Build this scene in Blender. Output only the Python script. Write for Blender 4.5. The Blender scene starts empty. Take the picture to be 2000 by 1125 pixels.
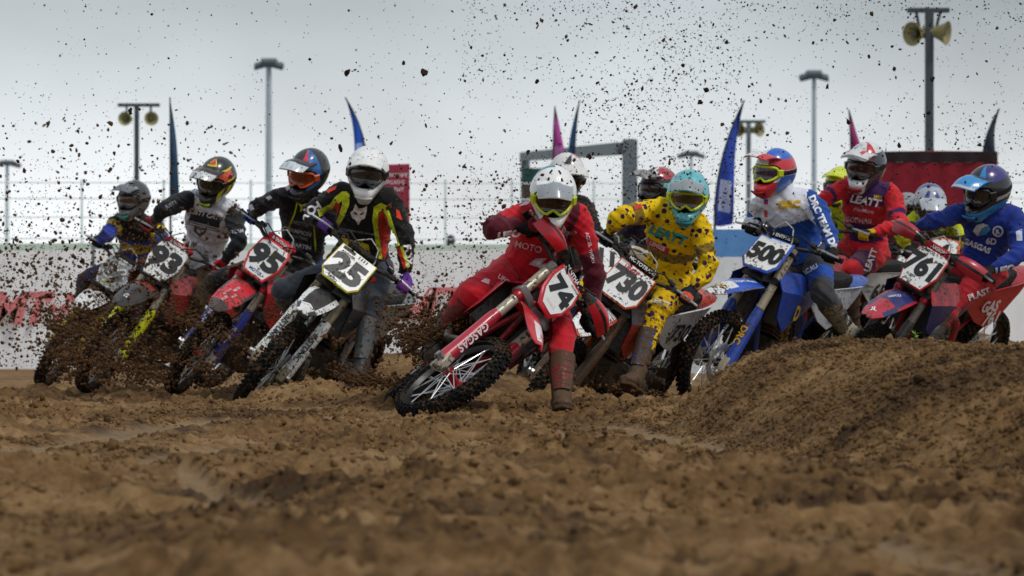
import bpy, bmesh, math, random
import numpy as np
from mathutils import Vector, Matrix
from mathutils.bvhtree import BVHTree
random.seed(7); rng = np.random.default_rng(11)
SC = bpy.context.scene; COL = SC.collection
TMP = bpy.data.scenes.new('workbench')          # scratch scene in which modifiers and lettering are evaluated, removed at the end
R = math.radians
# ---------------------------------------------------------------- camera
FPX, Y0, CH = 7500.0, 605.0, 0.56          # focal length in photo pixels, horizon row, eye height
cam_d = bpy.data.cameras.new('camera'); cam = bpy.data.objects.new('camera', cam_d); COL.objects.link(cam)
cam.location = (0, 0, CH); cam.rotation_euler = (R(90), 0, 0)
cam_d.sensor_width = 36; cam_d.lens = 36 * FPX / 2000
cam_d.shift_y = (Y0 - 562.5) / 2000
cam_d.clip_start = .5; cam_d.clip_end = 6000
cam_d.dof.use_dof = True; cam_d.dof.focus_distance = 21.2; cam_d.dof.aperture_fstop = 5.6
SC.camera = cam
# ---------------------------------------------------------------- sky and sun (overcast)
SUN_EL, SUN_AZ = 56, 128
w = bpy.data.worlds.new('World'); SC.world = w; w.use_nodes = True
nt = w.node_tree; N = nt.nodes; L = nt.links; N.clear()
wo = N.new('ShaderNodeOutputWorld'); bg = N.new('ShaderNodeBackground'); L.new(bg.outputs[0], wo.inputs[0])
sky = N.new('ShaderNodeTexSky'); sky.sky_type = 'NISHITA'; sky.sun_disc = False
sky.sun_elevation = R(SUN_EL); sky.sun_rotation = R(SUN_AZ); sky.dust_density = 4; sky.air_density = 1.5
tc = N.new('ShaderNodeTexCoord'); sep = N.new('ShaderNodeSeparateXYZ'); L.new(tc.outputs['Generated'], sep.inputs[0])
ramp = N.new('ShaderNodeValToRGB')      # cloud deck: pale at the horizon, heavier grey overhead
e = ramp.color_ramp.elements
e[0].position = 0; e[0].color = (6.3, 6.5, 6.62, 1)
e[1].position = 1; e[1].color = (3.5, 3.8, 4.1, 1)
for p_, c_ in ((.03, (6.1, 6.3, 6.42)), (.048, (5.1, 5.42, 5.62)), (.078, (3.55, 3.9, 4.15)), (.2, (3.6, 3.98, 4.3)), (.5, (3.5, 3.85, 4.15))):
    q = e.new(p_); q.color = (*c_, 1)
L.new(sep.outputs[2], ramp.inputs[0])
mp = N.new('ShaderNodeMapping'); mp.inputs['Scale'].default_value = (2.6, 2.6, 5); L.new(tc.outputs['Generated'], mp.inputs[0])
ns = N.new('ShaderNodeTexNoise'); ns.inputs['Scale'].default_value = 2.6; ns.inputs['Detail'].default_value = 4; ns.inputs['Roughness'].default_value = .45
L.new(mp.outputs[0], ns.inputs['Vector'])
nr = N.new('ShaderNodeMapRange'); nr.inputs[1].default_value = .3; nr.inputs[2].default_value = .7; nr.inputs[3].default_value = .72; nr.inputs[4].default_value = 1.16
L.new(ns.outputs[0], nr.inputs[0])
mul = N.new('ShaderNodeMix'); mul.data_type = 'RGBA'; mul.blend_type = 'MULTIPLY'; mul.inputs[0].default_value = 1
L.new(ramp.outputs[0], mul.inputs[6]); L.new(nr.outputs[0], mul.inputs[7])
mx = N.new('ShaderNodeMix'); mx.data_type = 'RGBA'; mx.inputs[0].default_value = .93
L.new(sky.outputs[0], mx.inputs[6]); L.new(mul.outputs[2], mx.inputs[7]); L.new(mx.outputs[2], bg.inputs[0])
bg.inputs[1].default_value = 0.148
sd = bpy.data.lights.new('sun', 'SUN'); sd.energy = 1.5; sd.angle = R(11); sd.color = (1, .97, .92)
sun = bpy.data.objects.new('sun', sd); COL.objects.link(sun)
az = R(SUN_AZ); el = R(SUN_EL)
sv = Vector((math.sin(az) * math.cos(el), math.cos(az) * math.cos(el), math.sin(el)))
sun.rotation_euler = sv.to_track_quat('Z', 'Y').to_euler(); sun.location = sv * 30
vs = SC.view_settings; vs.view_transform = 'Standard'; vs.look = 'None'; vs.gamma = 1; vs.exposure = 0.0; vs.use_curve_mapping = False
SC.render.engine = 'CYCLES'; SC.cycles.use_denoising = True; SC.cycles.max_bounces = 6; SC.cycles.diffuse_bounces = 3; SC.cycles.glossy_bounces = 3
SC.cycles.transparent_max_bounces = 8; SC.cycles.use_adaptive_sampling = False; SC.render.film_transparent = False
try: SC.cycles.denoiser = 'OPENIMAGEDENOISE'; SC.cycles.denoising_prefilter = 'ACCURATE'
except Exception: pass

# ---------------------------------------------------------------- helpers
def at(px, py, d):                          # the point at depth d that lies on the sight line through a photo pixel
    return Vector(((px - 1000) / FPX * d, d, CH + (Y0 - py) / FPX * d))
def pix(P): return (1000 + FPX * P[0] / P[1], Y0 + FPX * (CH - P[2]) / P[1])
def lin(c):
    if isinstance(c, str): c = [int(c[i:i + 2], 16) / 255 for i in (0, 2, 4)]
    return tuple((v / 12.92 if v <= .04045 else ((v + .055) / 1.055) ** 2.4) for v in c)
MC = {}
MUD = (.085, .047, .022)
def mat(col, rough=.5, mud=0, metal=0, bump=0, bscale=60, coat=0, spots=None, sheen=0, var=.06, trans=0):
    """procedural paint / plastic / cloth with spatters of dried mud on it"""
    key = (col, rough, mud, metal, bump, bscale, coat, str(spots), sheen, var, trans)
    if key in MC: return MC[key]
    m = bpy.data.materials.new('m_%s' % len(MC)); MC[key] = m; m.use_nodes = True
    t = m.node_tree; n = t.nodes; l = t.links; b = n['Principled BSDF']
    c = lin(col); b.inputs['Roughness'].default_value = rough; b.inputs['Metallic'].default_value = metal
    if rough > .55: b.inputs['Specular IOR Level'].default_value = .22
    if coat: b.inputs['Coat Weight'].default_value = coat; b.inputs['Coat Roughness'].default_value = .12
    if sheen: b.inputs['Sheen Weight'].default_value = sheen
    geo = n.new('ShaderNodeNewGeometry'); cur = None
    v = n.new('ShaderNodeTexNoise'); v.inputs['Scale'].default_value = 9; v.inputs['Detail'].default_value = 5; l.new(geo.outputs['Position'], v.inputs['Vector'])
    mr = n.new('ShaderNodeMapRange'); mr.inputs[1].default_value = .25; mr.inputs[2].default_value = .75; mr.inputs[3].default_value = 1 - var * 2; mr.inputs[4].default_value = 1 + var
    l.new(v.outputs[0], mr.inputs[0])
    mu = n.new('ShaderNodeMix'); mu.data_type = 'RGBA'; mu.blend_type = 'MULTIPLY'; mu.inputs[0].default_value = 1; mu.inputs[6].default_value = (*c, 1); l.new(mr.outputs[0], mu.inputs[7])
    cur = mu.outputs[2]
    if spots:                               # printed leopard spots
        scol, sc_, thr = spots
        vo = n.new('ShaderNodeTexVoronoi'); vo.inputs['Scale'].default_value = sc_; vo.inputs['Randomness'].default_value = .9; l.new(geo.outputs['Position'], vo.inputs['Vector'])
        cr = n.new('ShaderNodeMapRange'); cr.inputs[1].default_value = thr; cr.inputs[2].default_value = thr - .03; l.new(vo.outputs['Distance'], cr.inputs[0])
        sm = n.new('ShaderNodeMix'); sm.data_type = 'RGBA'; l.new(cr.outputs[0], sm.inputs[0]); l.new(cur, sm.inputs[6]); sm.inputs[7].default_value = (*lin(scol), 1); cur = sm.outputs[2]
    if mud:
        a = n.new('ShaderNodeTexNoise'); a.inputs['Scale'].default_value = 46; a.inputs['Detail'].default_value = 7; a.inputs['Roughness'].default_value = .62; l.new(geo.outputs['Position'], a.inputs['Vector'])
        a2 = n.new('ShaderNodeTexNoise'); a2.inputs['Scale'].default_value = 6; a2.inputs['Detail'].default_value = 3; l.new(geo.outputs['Position'], a2.inputs['Vector'])
        ad = n.new('ShaderNodeMath'); ad.operation = 'MULTIPLY_ADD'; ad.inputs[1].default_value = .45; l.new(a2.outputs[0], ad.inputs[0]); l.new(a.outputs[0], ad.inputs[2])
        th = .898 - .33 * mud
        f = n.new('ShaderNodeMapRange'); f.inputs[1].default_value = th; f.inputs[2].default_value = th + .045; l.new(ad.outputs[0], f.inputs[0])
        mm = n.new('ShaderNodeMix'); mm.data_type = 'RGBA'; l.new(f.outputs[0], mm.inputs[0]); l.new(cur, mm.inputs[6]); mm.inputs[7].default_value = (*MUD, 1); cur = mm.outputs[2]
        rm = n.new('ShaderNodeMix'); rm.data_type = 'FLOAT'; l.new(f.outputs[0], rm.inputs[0]); rm.inputs[2].default_value = rough; rm.inputs[3].default_value = .85; l.new(rm.outputs[0], b.inputs['Roughness'])
        if metal:
            me = n.new('ShaderNodeMath'); me.operation = 'MULTIPLY_ADD'; me.inputs[1].default_value = -metal; me.inputs[2].default_value = metal; l.new(f.outputs[0], me.inputs[0]); l.new(me.outputs[0], b.inputs['Metallic'])
        bp = n.new('ShaderNodeBump'); bp.inputs['Strength'].default_value = .5; bp.inputs['Distance'].default_value = .006; l.new(f.outputs[0], bp.inputs['Height']); l.new(bp.outputs[0], b.inputs['Normal'])
        prev = bp
    else: prev = None
    if bump:
        bn = n.new('ShaderNodeTexNoise'); bn.inputs['Scale'].default_value = bscale; bn.inputs['Detail'].default_value = 4; l.new(geo.outputs['Position'], bn.inputs['Vector'])
        b2 = n.new('ShaderNodeBump'); b2.inputs['Strength'].default_value = bump; b2.inputs['Distance'].default_value = .01; l.new(bn.outputs[0], b2.inputs['Height'])
        if prev: l.new(prev.outputs[0], b2.inputs['Normal'])
        l.new(b2.outputs[0], b.inputs['Normal'])
    l.new(cur, b.inputs['Base Color'])
    if trans: b.inputs['Transmission Weight'].default_value = trans
    return m
def cloth(col, mud=.3, **k): return mat(col, .8, mud, bump=.5, bscale=30, sheen=.15, **k)
def plastic(col, mud=.3, **k): return mat(col, .32, mud, coat=.25, **k)

def hsh(*a):
    h = np.zeros(np.shape(a[0]), np.uint64)
    for i, v in enumerate(a): h = (h ^ (v.astype(np.int64).astype(np.uint64) * np.uint64([73856093, 19349663, 83492791][i]))) * np.uint64(6364136223846793005) + np.uint64(1442695040888963407)
    return ((h >> np.uint64(33)) & np.uint64(0xFFFFFF)).astype(np.float64) / 0xFFFFFF
def vnoise(*co):
    co = [np.asarray(c, float) for c in co]; I = [np.floor(c) for c in co]; F = [c - i for c, i in zip(co, I)]; F = [f * f * (3 - 2 * f) for f in F]
    k = len(co); out = 0
    for b in range(2 ** k):
        wgt = 1; idx = []
        for j in range(k):
            o = (b >> j) & 1; idx.append(I[j] + o); wgt = wgt * (F[j] if o else 1 - F[j])
        out = out + wgt * hsh(*idx)
    return out
def fbm(x, y, o=4, g=.5, l=2.03):
    s = 0; a = 1; t = 0
    for i in range(o): s = s + a * vnoise(x + 17.3 * i, y - 9.1 * i); t += a; a *= g; x = x * l; y = y * l
    return s / t
def sstep(a, b, x): t = np.clip((x - a) / (b - a), 0, 1); return t * t * (3 - 2 * t)

class MB:
    def __init__(s): s.v = []; s.f = []; s.m = []
    def add(s, V, F, m=0):
        o = len(s.v); s.v += [tuple(p) for p in V]; s.f += [tuple(i + o for i in f) for f in F]; s.m += [m] * len(F); return s
    def rings(s, rs, m=0, cap=True, closed=False):
        n = len(rs[0]); V = [p for r in rs for p in r]; F = []
        k = len(rs)
        for i in range(k if closed else k - 1):
            for j in range(n):
                a = i * n + j; b = i * n + (j + 1) % n; i2 = ((i + 1) % k) * n
                F.append((a, b, i2 + (j + 1) % n, i2 + j))
        if cap and not closed: F.append(tuple(range(n - 1, -1, -1))); F.append(tuple((k - 1) * n + j for j in range(n)))
        return s.add(V, F, m)
    def grid(s, G, m=0):
        a = len(G); b = len(G[0]); V = [p for r in G for p in r]
        return s.add(V, [(i * b + j, i * b + j + 1, (i + 1) * b + j + 1, (i + 1) * b + j) for i in range(a - 1) for j in range(b - 1)], m)
    def tube(s, path, rad, n=10, m=0, cap=True, up=None, closed=False):
        P = [Vector(p) for p in path]; k = len(P)
        if not isinstance(rad, list): rad = [rad] * k
        rs = []; u = None
        for i in range(k):
            if closed: t = P[(i + 1) % k] - P[i - 1]
            else: t = P[min(i + 1, k - 1)] - P[max(i - 1, 0)]
            t.normalize()
            if u is None:
                u = Vector(up) if up is not None else (Vector((0, 0, 1)) if abs(t.z) < .9 else Vector((1, 0, 0)))
            u = (u - t * u.dot(t)).normalized(); w_ = t.cross(u)
            ra = rad[i]; ra, rb = ra if isinstance(ra, (list, tuple)) else (ra, ra)
            rs.append([P[i] + w_ * (ra * math.cos(2 * math.pi * j / n)) + u * (rb * math.sin(2 * math.pi * j / n)) for j in range(n)])
        return s.rings(rs, m, cap, closed)
    def prism(s, poly, fr, th, bev=.004, m=0):
        """polygon in frame fr=(origin,u,v,n), extruded from -th/2 to th/2 with chamfered edges"""
        o, u, v, n = [Vector(q) for q in fr]; c = Vector((sum(p[0] for p in poly) / len(poly), sum(p[1] for p in poly) / len(poly)))
        def ring(h, ins):
            r = []
            for p in poly:
                q = Vector(p); d = (c - q); d = d.normalized() * min(ins * 1.3, d.length * .5); q = q + d; r.append(o + u * q[0] + v * q[1] + n * h)
            return r
        return s.rings([ring(-th / 2, bev), ring(-th / 2 + bev, 0), ring(th / 2 - bev, 0), ring(th / 2, bev)], m)
    def box(s, c, size, rot=None, bev=.006, m=0):
        x, y, z = [q / 2 for q in size]; M = rot or Matrix.Identity(3); c = Vector(c)
        return s.prism([(-x, -y), (x, -y), (x, y), (-x, y)], (c, M @ Vector((1, 0, 0)), M @ Vector((0, 1, 0)), M @ Vector((0, 0, 1))), 2 * z, min(bev, x * .6, y * .6, z * .6), m)
    def lathe(s, prof, fr, n=24, m=0, cap=True):
        o, a, u = [Vector(q) for q in fr]; w_ = a.cross(u)
        return s.rings([[o + a * h + (u * math.cos(2 * math.pi * j / n) + w_ * math.sin(2 * math.pi * j / n)) * r for j in range(n)] for h, r in prof], m, cap)
    def ball(s, c, r, n=10, m=0):
        c = Vector(c); r = r if isinstance(r, (list, tuple)) else (r, r, r)
        return s.rings([[c + Vector((r[0] * math.cos(2 * math.pi * j / n) * math.sin(t), r[1] * math.sin(2 * math.pi * j / n) * math.sin(t), -r[2] * math.cos(t))) for j in range(n)] for t in [.06 + (math.pi - .12) * i / 8 for i in range(9)]], m)
def link(name, me, parent=None):
    o = bpy.data.objects.new(name, me); COL.objects.link(o)
    if parent: o.parent = parent
    return o
def build(name, mb, mats, parent=None, smooth=40, xf=None):
    me = bpy.data.meshes.new(name)
    V = mb.v if xf is None else [tuple(xf(Vector(p))) for p in mb.v]
    me.from_pydata(V, [], mb.f)
    if not isinstance(mats, (list, tuple)): mats = [mats]
    for q in mats: me.materials.append(q)
    if len(mats) > 1: me.polygons.foreach_set('material_index', mb.m)
    if smooth:
        me.polygons.foreach_set('use_smooth', [True] * len(mb.f)); me.set_sharp_from_angle(angle=R(smooth))
    me.update(); return link(name, me, parent)
def tag(o, label=None, cat=None, group=None, kind=None):
    if label: o['label'] = label
    if cat: o['category'] = cat
    if group: o['group'] = group
    if kind: o['kind'] = kind
    return o
def empty(name, loc=(0, 0, 0)):
    o = bpy.data.objects.new(name, None); COL.objects.link(o); o.location = loc; o.empty_display_size = .1; return o
def evaluated(mb, mods):
    """run modifiers on a builder's mesh, return a fresh mesh"""
    me = bpy.data.meshes.new('tmp'); me.from_pydata(mb.v, [], mb.f); ob = bpy.data.objects.new('tmp', me); TMP.collection.objects.link(ob)
    for ty, kw in mods:
        md = ob.modifiers.new(ty, ty)
        for k_, v_ in kw.items(): setattr(md, k_, v_)
    dg = TMP.view_layers[0].depsgraph; dg.update(); ev = ob.evaluated_get(dg); out = bpy.data.meshes.new_from_object(ev)
    bpy.data.objects.remove(ob); bpy.data.meshes.remove(me); return out
def mesh_np(me):
    V = np.empty(len(me.vertices) * 3); me.vertices.foreach_get('co', V); return V.reshape(-1, 3)

# ---- lettering and flat prints
FT = {}
def text2d(s, bold=.02, shear=0, spacing=1.0):
    """a string as triangles in a unit frame: centred, cap height about 1"""
    k = (s, bold, shear, spacing)
    if k in FT: return FT[k]
    cu = bpy.data.curves.new('t', 'FONT'); cu.body = s; cu.size = 1.38; cu.offset = bold; cu.shear = shear; cu.align_x = 'CENTER'; cu.space_character = spacing; cu.resolution_u = 3; cu.fill_mode = 'FRONT'
    ob = bpy.data.objects.new('t', cu); TMP.collection.objects.link(ob)
    dg = TMP.view_layers[0].depsgraph; dg.update(); me = bpy.data.meshes.new_from_object(ob.evaluated_get(dg))
    bpy.data.objects.remove(ob); bpy.data.curves.remove(cu)
    bm = bmesh.new(); bm.from_mesh(me); bpy.data.meshes.remove(me); bmesh.ops.triangulate(bm, faces=bm.faces)
    V = [(v.co.x, v.co.y - .5) for v in bm.verts]; F = [tuple(v.index for v in f.verts) for f in bm.faces]; bm.free()
    FT[k] = (V, F); return FT[k]
def poly2d(pts):
    bm = bmesh.new(); vs_ = [bm.verts.new((p[0], p[1], 0)) for p in pts]; bm.faces.new(vs_); bm.normal_update(); bmesh.ops.triangulate(bm, faces=bm.faces)
    bm.verts.index_update(); V = [(v.co.x, v.co.y) for v in bm.verts]; F = [tuple(v.index for v in f.verts) for f in bm.faces]; bm.free(); return V, F
def refine(V, F, mx_):
    """split long edges so that a print can bend with what carries it"""
    bm = bmesh.new(); vs_ = [bm.verts.new((p[0], p[1], 0)) for p in V]
    for f in F:
        try: bm.faces.new([vs_[i] for i in f])
        except ValueError: pass
    for _ in range(5):
        bm.normal_update()
        E = [e_ for e_ in bm.edges if e_.calc_length() > mx_]
        if not E or len(bm.verts) > 6000: break
        bmesh.ops.subdivide_edges(bm, edges=E, cuts=1); bm.normal_update(); bmesh.ops.triangulate(bm, faces=[f for f in bm.faces if len(f.verts) > 3])
    bm.verts.index_update(); V = [(v.co.x, v.co.y) for v in bm.verts]; F = [tuple(v.index for v in f.verts) for f in bm.faces]; bm.free(); return V, F
def flat_print(name, VF, fr, m, parent, lift=.003):
    o, u, v, n = [Vector(q) for q in fr]; mb = MB()
    F = VF[1]
    nz = u.cross(v)
    if nz.dot(n) < 0: F = [tuple(reversed(f)) for f in F]
    mb.add([o + u * p[0] + v * p[1] + n * lift for p in VF[0]], F); return build(name, mb, m, parent, smooth=0)
def wrap_print(name, VF, bvhs, m, parent, org, lift=.005, ref=3.0):
    """a print (in photo pixels) laid on the surface it is printed on: every vertex goes onto the cloth or shell"""
    V, F = refine(VF[0], VF[1], ref); C = Vector((0, 0, CH)); P = []
    for p in V:
        d = (at(p[0], p[1], 10) - C).normalized(); best = None
        for b in bvhs:
            h = b.ray_cast(C, d)
            if h[0] is not None and (best is None or h[3] < best[1]): best = (h[0] - d * lift, h[3])
        P.append(best)
    mb = MB(); keep = []
    for f in F:
        if all(P[i] is not None for i in f):
            ds = [P[i][1] for i in f]
            if max(ds) - min(ds) < .06: keep.append(f)
    if not keep: return None
    used = sorted({i for f in keep for i in f}); ix = {i: k for k, i in enumerate(used)}
    fl = [tuple(ix[i] for i in f) for f in keep]
    mb.add([P[i][0] - org for i in used], fl); return build(name, mb, m, parent, smooth=60)
def px_text(s, cx, cy, h, ang=0, bold=.02, shear=0, spacing=1.0, sx=1.0):
    V, F = text2d(s, bold, shear, spacing); c, s_ = math.cos(R(ang)), math.sin(R(ang))
    return [(cx + h * (x * sx * c + y * s_), cy + h * (x * sx * s_ - y * c)) for x, y in V], F
# ================================================================ ground
def base_h(x, y):
    """large shapes of the track: packed flat, mound on the right, banks behind the riders"""
    h = -.10 * sstep(22.5, 25.5, y)
    h = h - .07 * sstep(.2, .9, x) * sstep(22, 24.5, y) * (1 - sstep(28, 32, y))
    # mound on the right
    xb = np.interp(y, [12.5, 13.3, 14, 15.3, 16.5, 18, 20, 21.5, 23], [2.35, 1.82, 1.38, 1.12, .92, .74, .84, 1.15, 2.0])
    xb = xb + .10 * (fbm(x * 1.3, y * 1.3 + 5, 3) - .5)
    wd = np.interp(y, [13, 16, 18, 21], [1.5, .95, .72, .9])
    top = .42 - .035 * sstep(1.4, 2.6, x) + .05 * (fbm(x * 1.1 + 3, y * .8, 3) - .5)
    t = np.clip((x - xb) / wd, 0, 1)
    h = h + top * (1 - (1 - t) ** 2.1) * sstep(0, .06, t) * (1 - sstep(18.6, 22.0, y - .25 * np.clip(x - 1.5, 0, 2)))
    # bank between riders 25 and 74, seen through the spray
    h = h + .34 * np.exp(-((x + .75) / 1.0) ** 2 - ((y - 28.6) / 1.3) ** 2)
    h = h + .16 * np.exp(-((x + 1.15) / .35) ** 2 - ((y - 22.9) / .5) ** 2) + .10 * np.exp(-((x + .55) / .3) ** 2 - ((y - 22.3) / .4) ** 2)
    h = h + .10 * np.exp(-((x - .33) / .3) ** 2 - ((y - 23.2) / .5) ** 2) - .05 * np.exp(-((x + .68) / .4) ** 2 - ((y - 20.1) / .75) ** 2) - .035 * np.exp(-((x - .25) / .3) ** 2 - ((y - 20.0) / 1.0) ** 2)
    # dirt hill far behind
    h = h + 1.22 * np.exp(-(np.abs((x - .42) / .95)) ** 2.6 - ((y - 35.5) / 1.9) ** 2) + .85 * np.exp(-((x - 4.6) / .9) ** 2 - ((y - 36) / 2) ** 2)
    # low ridges of pushed soil in front
    h = h + .065 * np.exp(-((y - 10.6 - .35 * np.sin(x * 1.7)) / .35) ** 2) * sstep(-.4, .5, x) + .05 * np.exp(-((y - 9.0 + .2 * np.sin(x * 2.1 + 1)) / .3) ** 2) + .06 * np.exp(-((y - 12.4 - .25 * np.sin(x * 2 + 2)) / .3) ** 2) * sstep(.9, -.3, x)
    return h
TRK = np.array([(.42, 19.6), (.56, 18.0), (.74, 16.4), (.98, 15.0), (1.24, 13.9), (1.7, 13.1), (2.3, 12.7)])
def poly_dist(x, y, P):
    best = np.full(np.shape(x), 1e9); along = np.zeros(np.shape(x)); acc = 0
    for (x0, y0), (x1, y1) in zip(P[:-1], P[1:]):
        L_ = math.hypot(x1 - x0, y1 - y0); t = np.clip(((x - x0) * (x1 - x0) + (y - y0) * (y1 - y0)) / L_ ** 2, 0, 1)
        d = np.hypot(x - x0 - t * (x1 - x0), y - y0 - t * (y1 - y0)); m = d < best; best = np.where(m, d, best); along = np.where(m, acc + t * L_, along); acc += L_
    return best, along
TRACKS = [(TRK, .14, .9)] + [(np.array(t_), w_, s_) for t_, w_, s_ in (([(-2.4, 14.9), (-2.03, 15.3), (-1.87, 16.5), (-1.67, 18.7), (-1.5, 20.2)], .17, .9), ([(-2.2, 12.4), (-1.72, 12.9), (-1.42, 14.2), (-1.22, 15.8), (-.95, 16.7)], .12, .8), ([(-1.25, 12.6), (-1.05, 12.35), (-.86, 11.67), (-.66, 11.05), (-.4, 11.0)], .06, .9), ([(.2, 9.3), (.36, 9.3), (.58, 9.66), (.83, 8.94), (1.1, 8.2)], .07, .8), ([(-.9, 14.4), (-.5, 15.0), (-.1, 15.9), (.3, 17.0)], .08, .6))]
def packed(x, y):
    """1 where tyres have pressed the sand smooth"""
    out = np.zeros(np.shape(x)); rel = np.zeros(np.shape(x))
    for T, wd, s_ in TRACKS:
        d, al = poly_dist(x, y, T); k = s_ * (1 - sstep(wd * .6, wd * 1.15, d + .10 * (fbm(x * 5, y * 3, 3) - .5)))
        rel = rel + .018 * s_ * np.exp(-((d - wd * 1.35) / (wd * .35)) ** 2) + k * (-.02 + .014 * np.sin(al * 2 * math.pi / .11 + 9 * d) * sstep(.02, .05, d) * (1 - sstep(.1, .14, d)))
        out = np.maximum(out, k)
    return out, rel
def ground_h(x, y):
    h = base_h(x, y); pk, rel = packed(x, y)
    near = 1 - sstep(30, 45, y)
    big = fbm(x * .5, y * .55, 3) - .5
    wx_ = x + .35 * (fbm(x * 1.3, y * 1.3 + 9, 2) - .5)
    r1 = 1 - np.abs(2 * fbm(wx_ * .75 + 40 + .25 * y, y * 2.1 + 3, 3) - 1)   # old ruts, mostly running across the view
    lump = fbm(x * 4.5, y * 5.5, 4, .55) - .5
    cl = np.clip(fbm(x * 13 + 5, y * 12, 3, .6) - .5, 0, 1)
    fine = fbm(x * 40, y * 36, 2) - .5
    xb = np.interp(y, [12.5, 13.3, 14, 15.3, 16.5, 18, 20, 21.5, 23], [2.35, 1.82, 1.38, 1.12, .92, .74, .84, 1.15, 2.0])
    md = sstep(0, .4, x - xb) * (1 - sstep(20, 22, y))                     # the mound is loose and even
    dm = np.minimum.reduce([poly_dist(x, y + .22, T_)[0] / w_ for T_, w_, s_ in TRACKS]); calm = 1 - .7 * (1 - sstep(1.6, 4.0, dm)) * (1 - md)
    amp = (1 - .55 * pk) * calm
    rough = .30 + 1.0 * sstep(.38, .66, fbm(x * .6 + 11, y * .5 + 2, 2))
    return h - .02 + near * (amp * ((1 - .75 * md) * (.05 * big + .06 * rough * (r1 ** 4 - .3) + .06 * rough * lump) + .13 * rough * cl * (1 - .4 * md) + .024 * fine + .05 * md * lump) + rel)
def axis(parts):
    out = []
    for a, b, st in parts: out += list(np.arange(a, b, st))
    return np.array(out + [parts[-1][1]])
g = [4.2]
while g[-1] < 900: g.append(g[-1] * 1.35 + .1)
gx = np.array([-v for v in reversed(g[1:])] + list(np.arange(-4.2, 4.2, .0155)) + g)
fy = [7.0]
while fy[-1] < 33: fy.append(fy[-1] + max(.016, .00132 * fy[-1] + (0 if fy[-1] < 26 else .03)))
while fy[-1] < 3000: fy.append(fy[-1] * 1.12)
gy = np.array([-400, -60, -10, 0, 4, 6, 6.6] + fy)
X, Y = np.meshgrid(gx, gy); Z = ground_h(X, Y)
def grid_mesh(name, X, Y, Z):
    ny, nx = X.shape; me = bpy.data.meshes.new(name)
    me.vertices.add(nx * ny); me.vertices.foreach_set('co', np.stack([X, Y, Z], -1).astype(np.float32).ravel())
    i = np.arange(nx * ny).reshape(ny, nx); q = np.stack([i[:-1, :-1], i[:-1, 1:], i[1:, 1:], i[1:, :-1]], -1).reshape(-1, 4)
    me.loops.add(q.size); me.loops.foreach_set('vertex_index', q.ravel().astype(np.int32))
    me.polygons.add(len(q)); me.polygons.foreach_set('loop_start', np.arange(0, q.size, 4, dtype=np.int32)); me.polygons.foreach_set('use_smooth', np.ones(len(q), bool))
    me.update(calc_edges=True); return me
gm = grid_mesh('ground', X, Y, Z)
pk = packed(X, Y)[0]
ca = gm.attributes.new('packed', 'FLOAT', 'POINT'); ca.data.foreach_set('value', pk.astype(np.float32).ravel())
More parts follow.
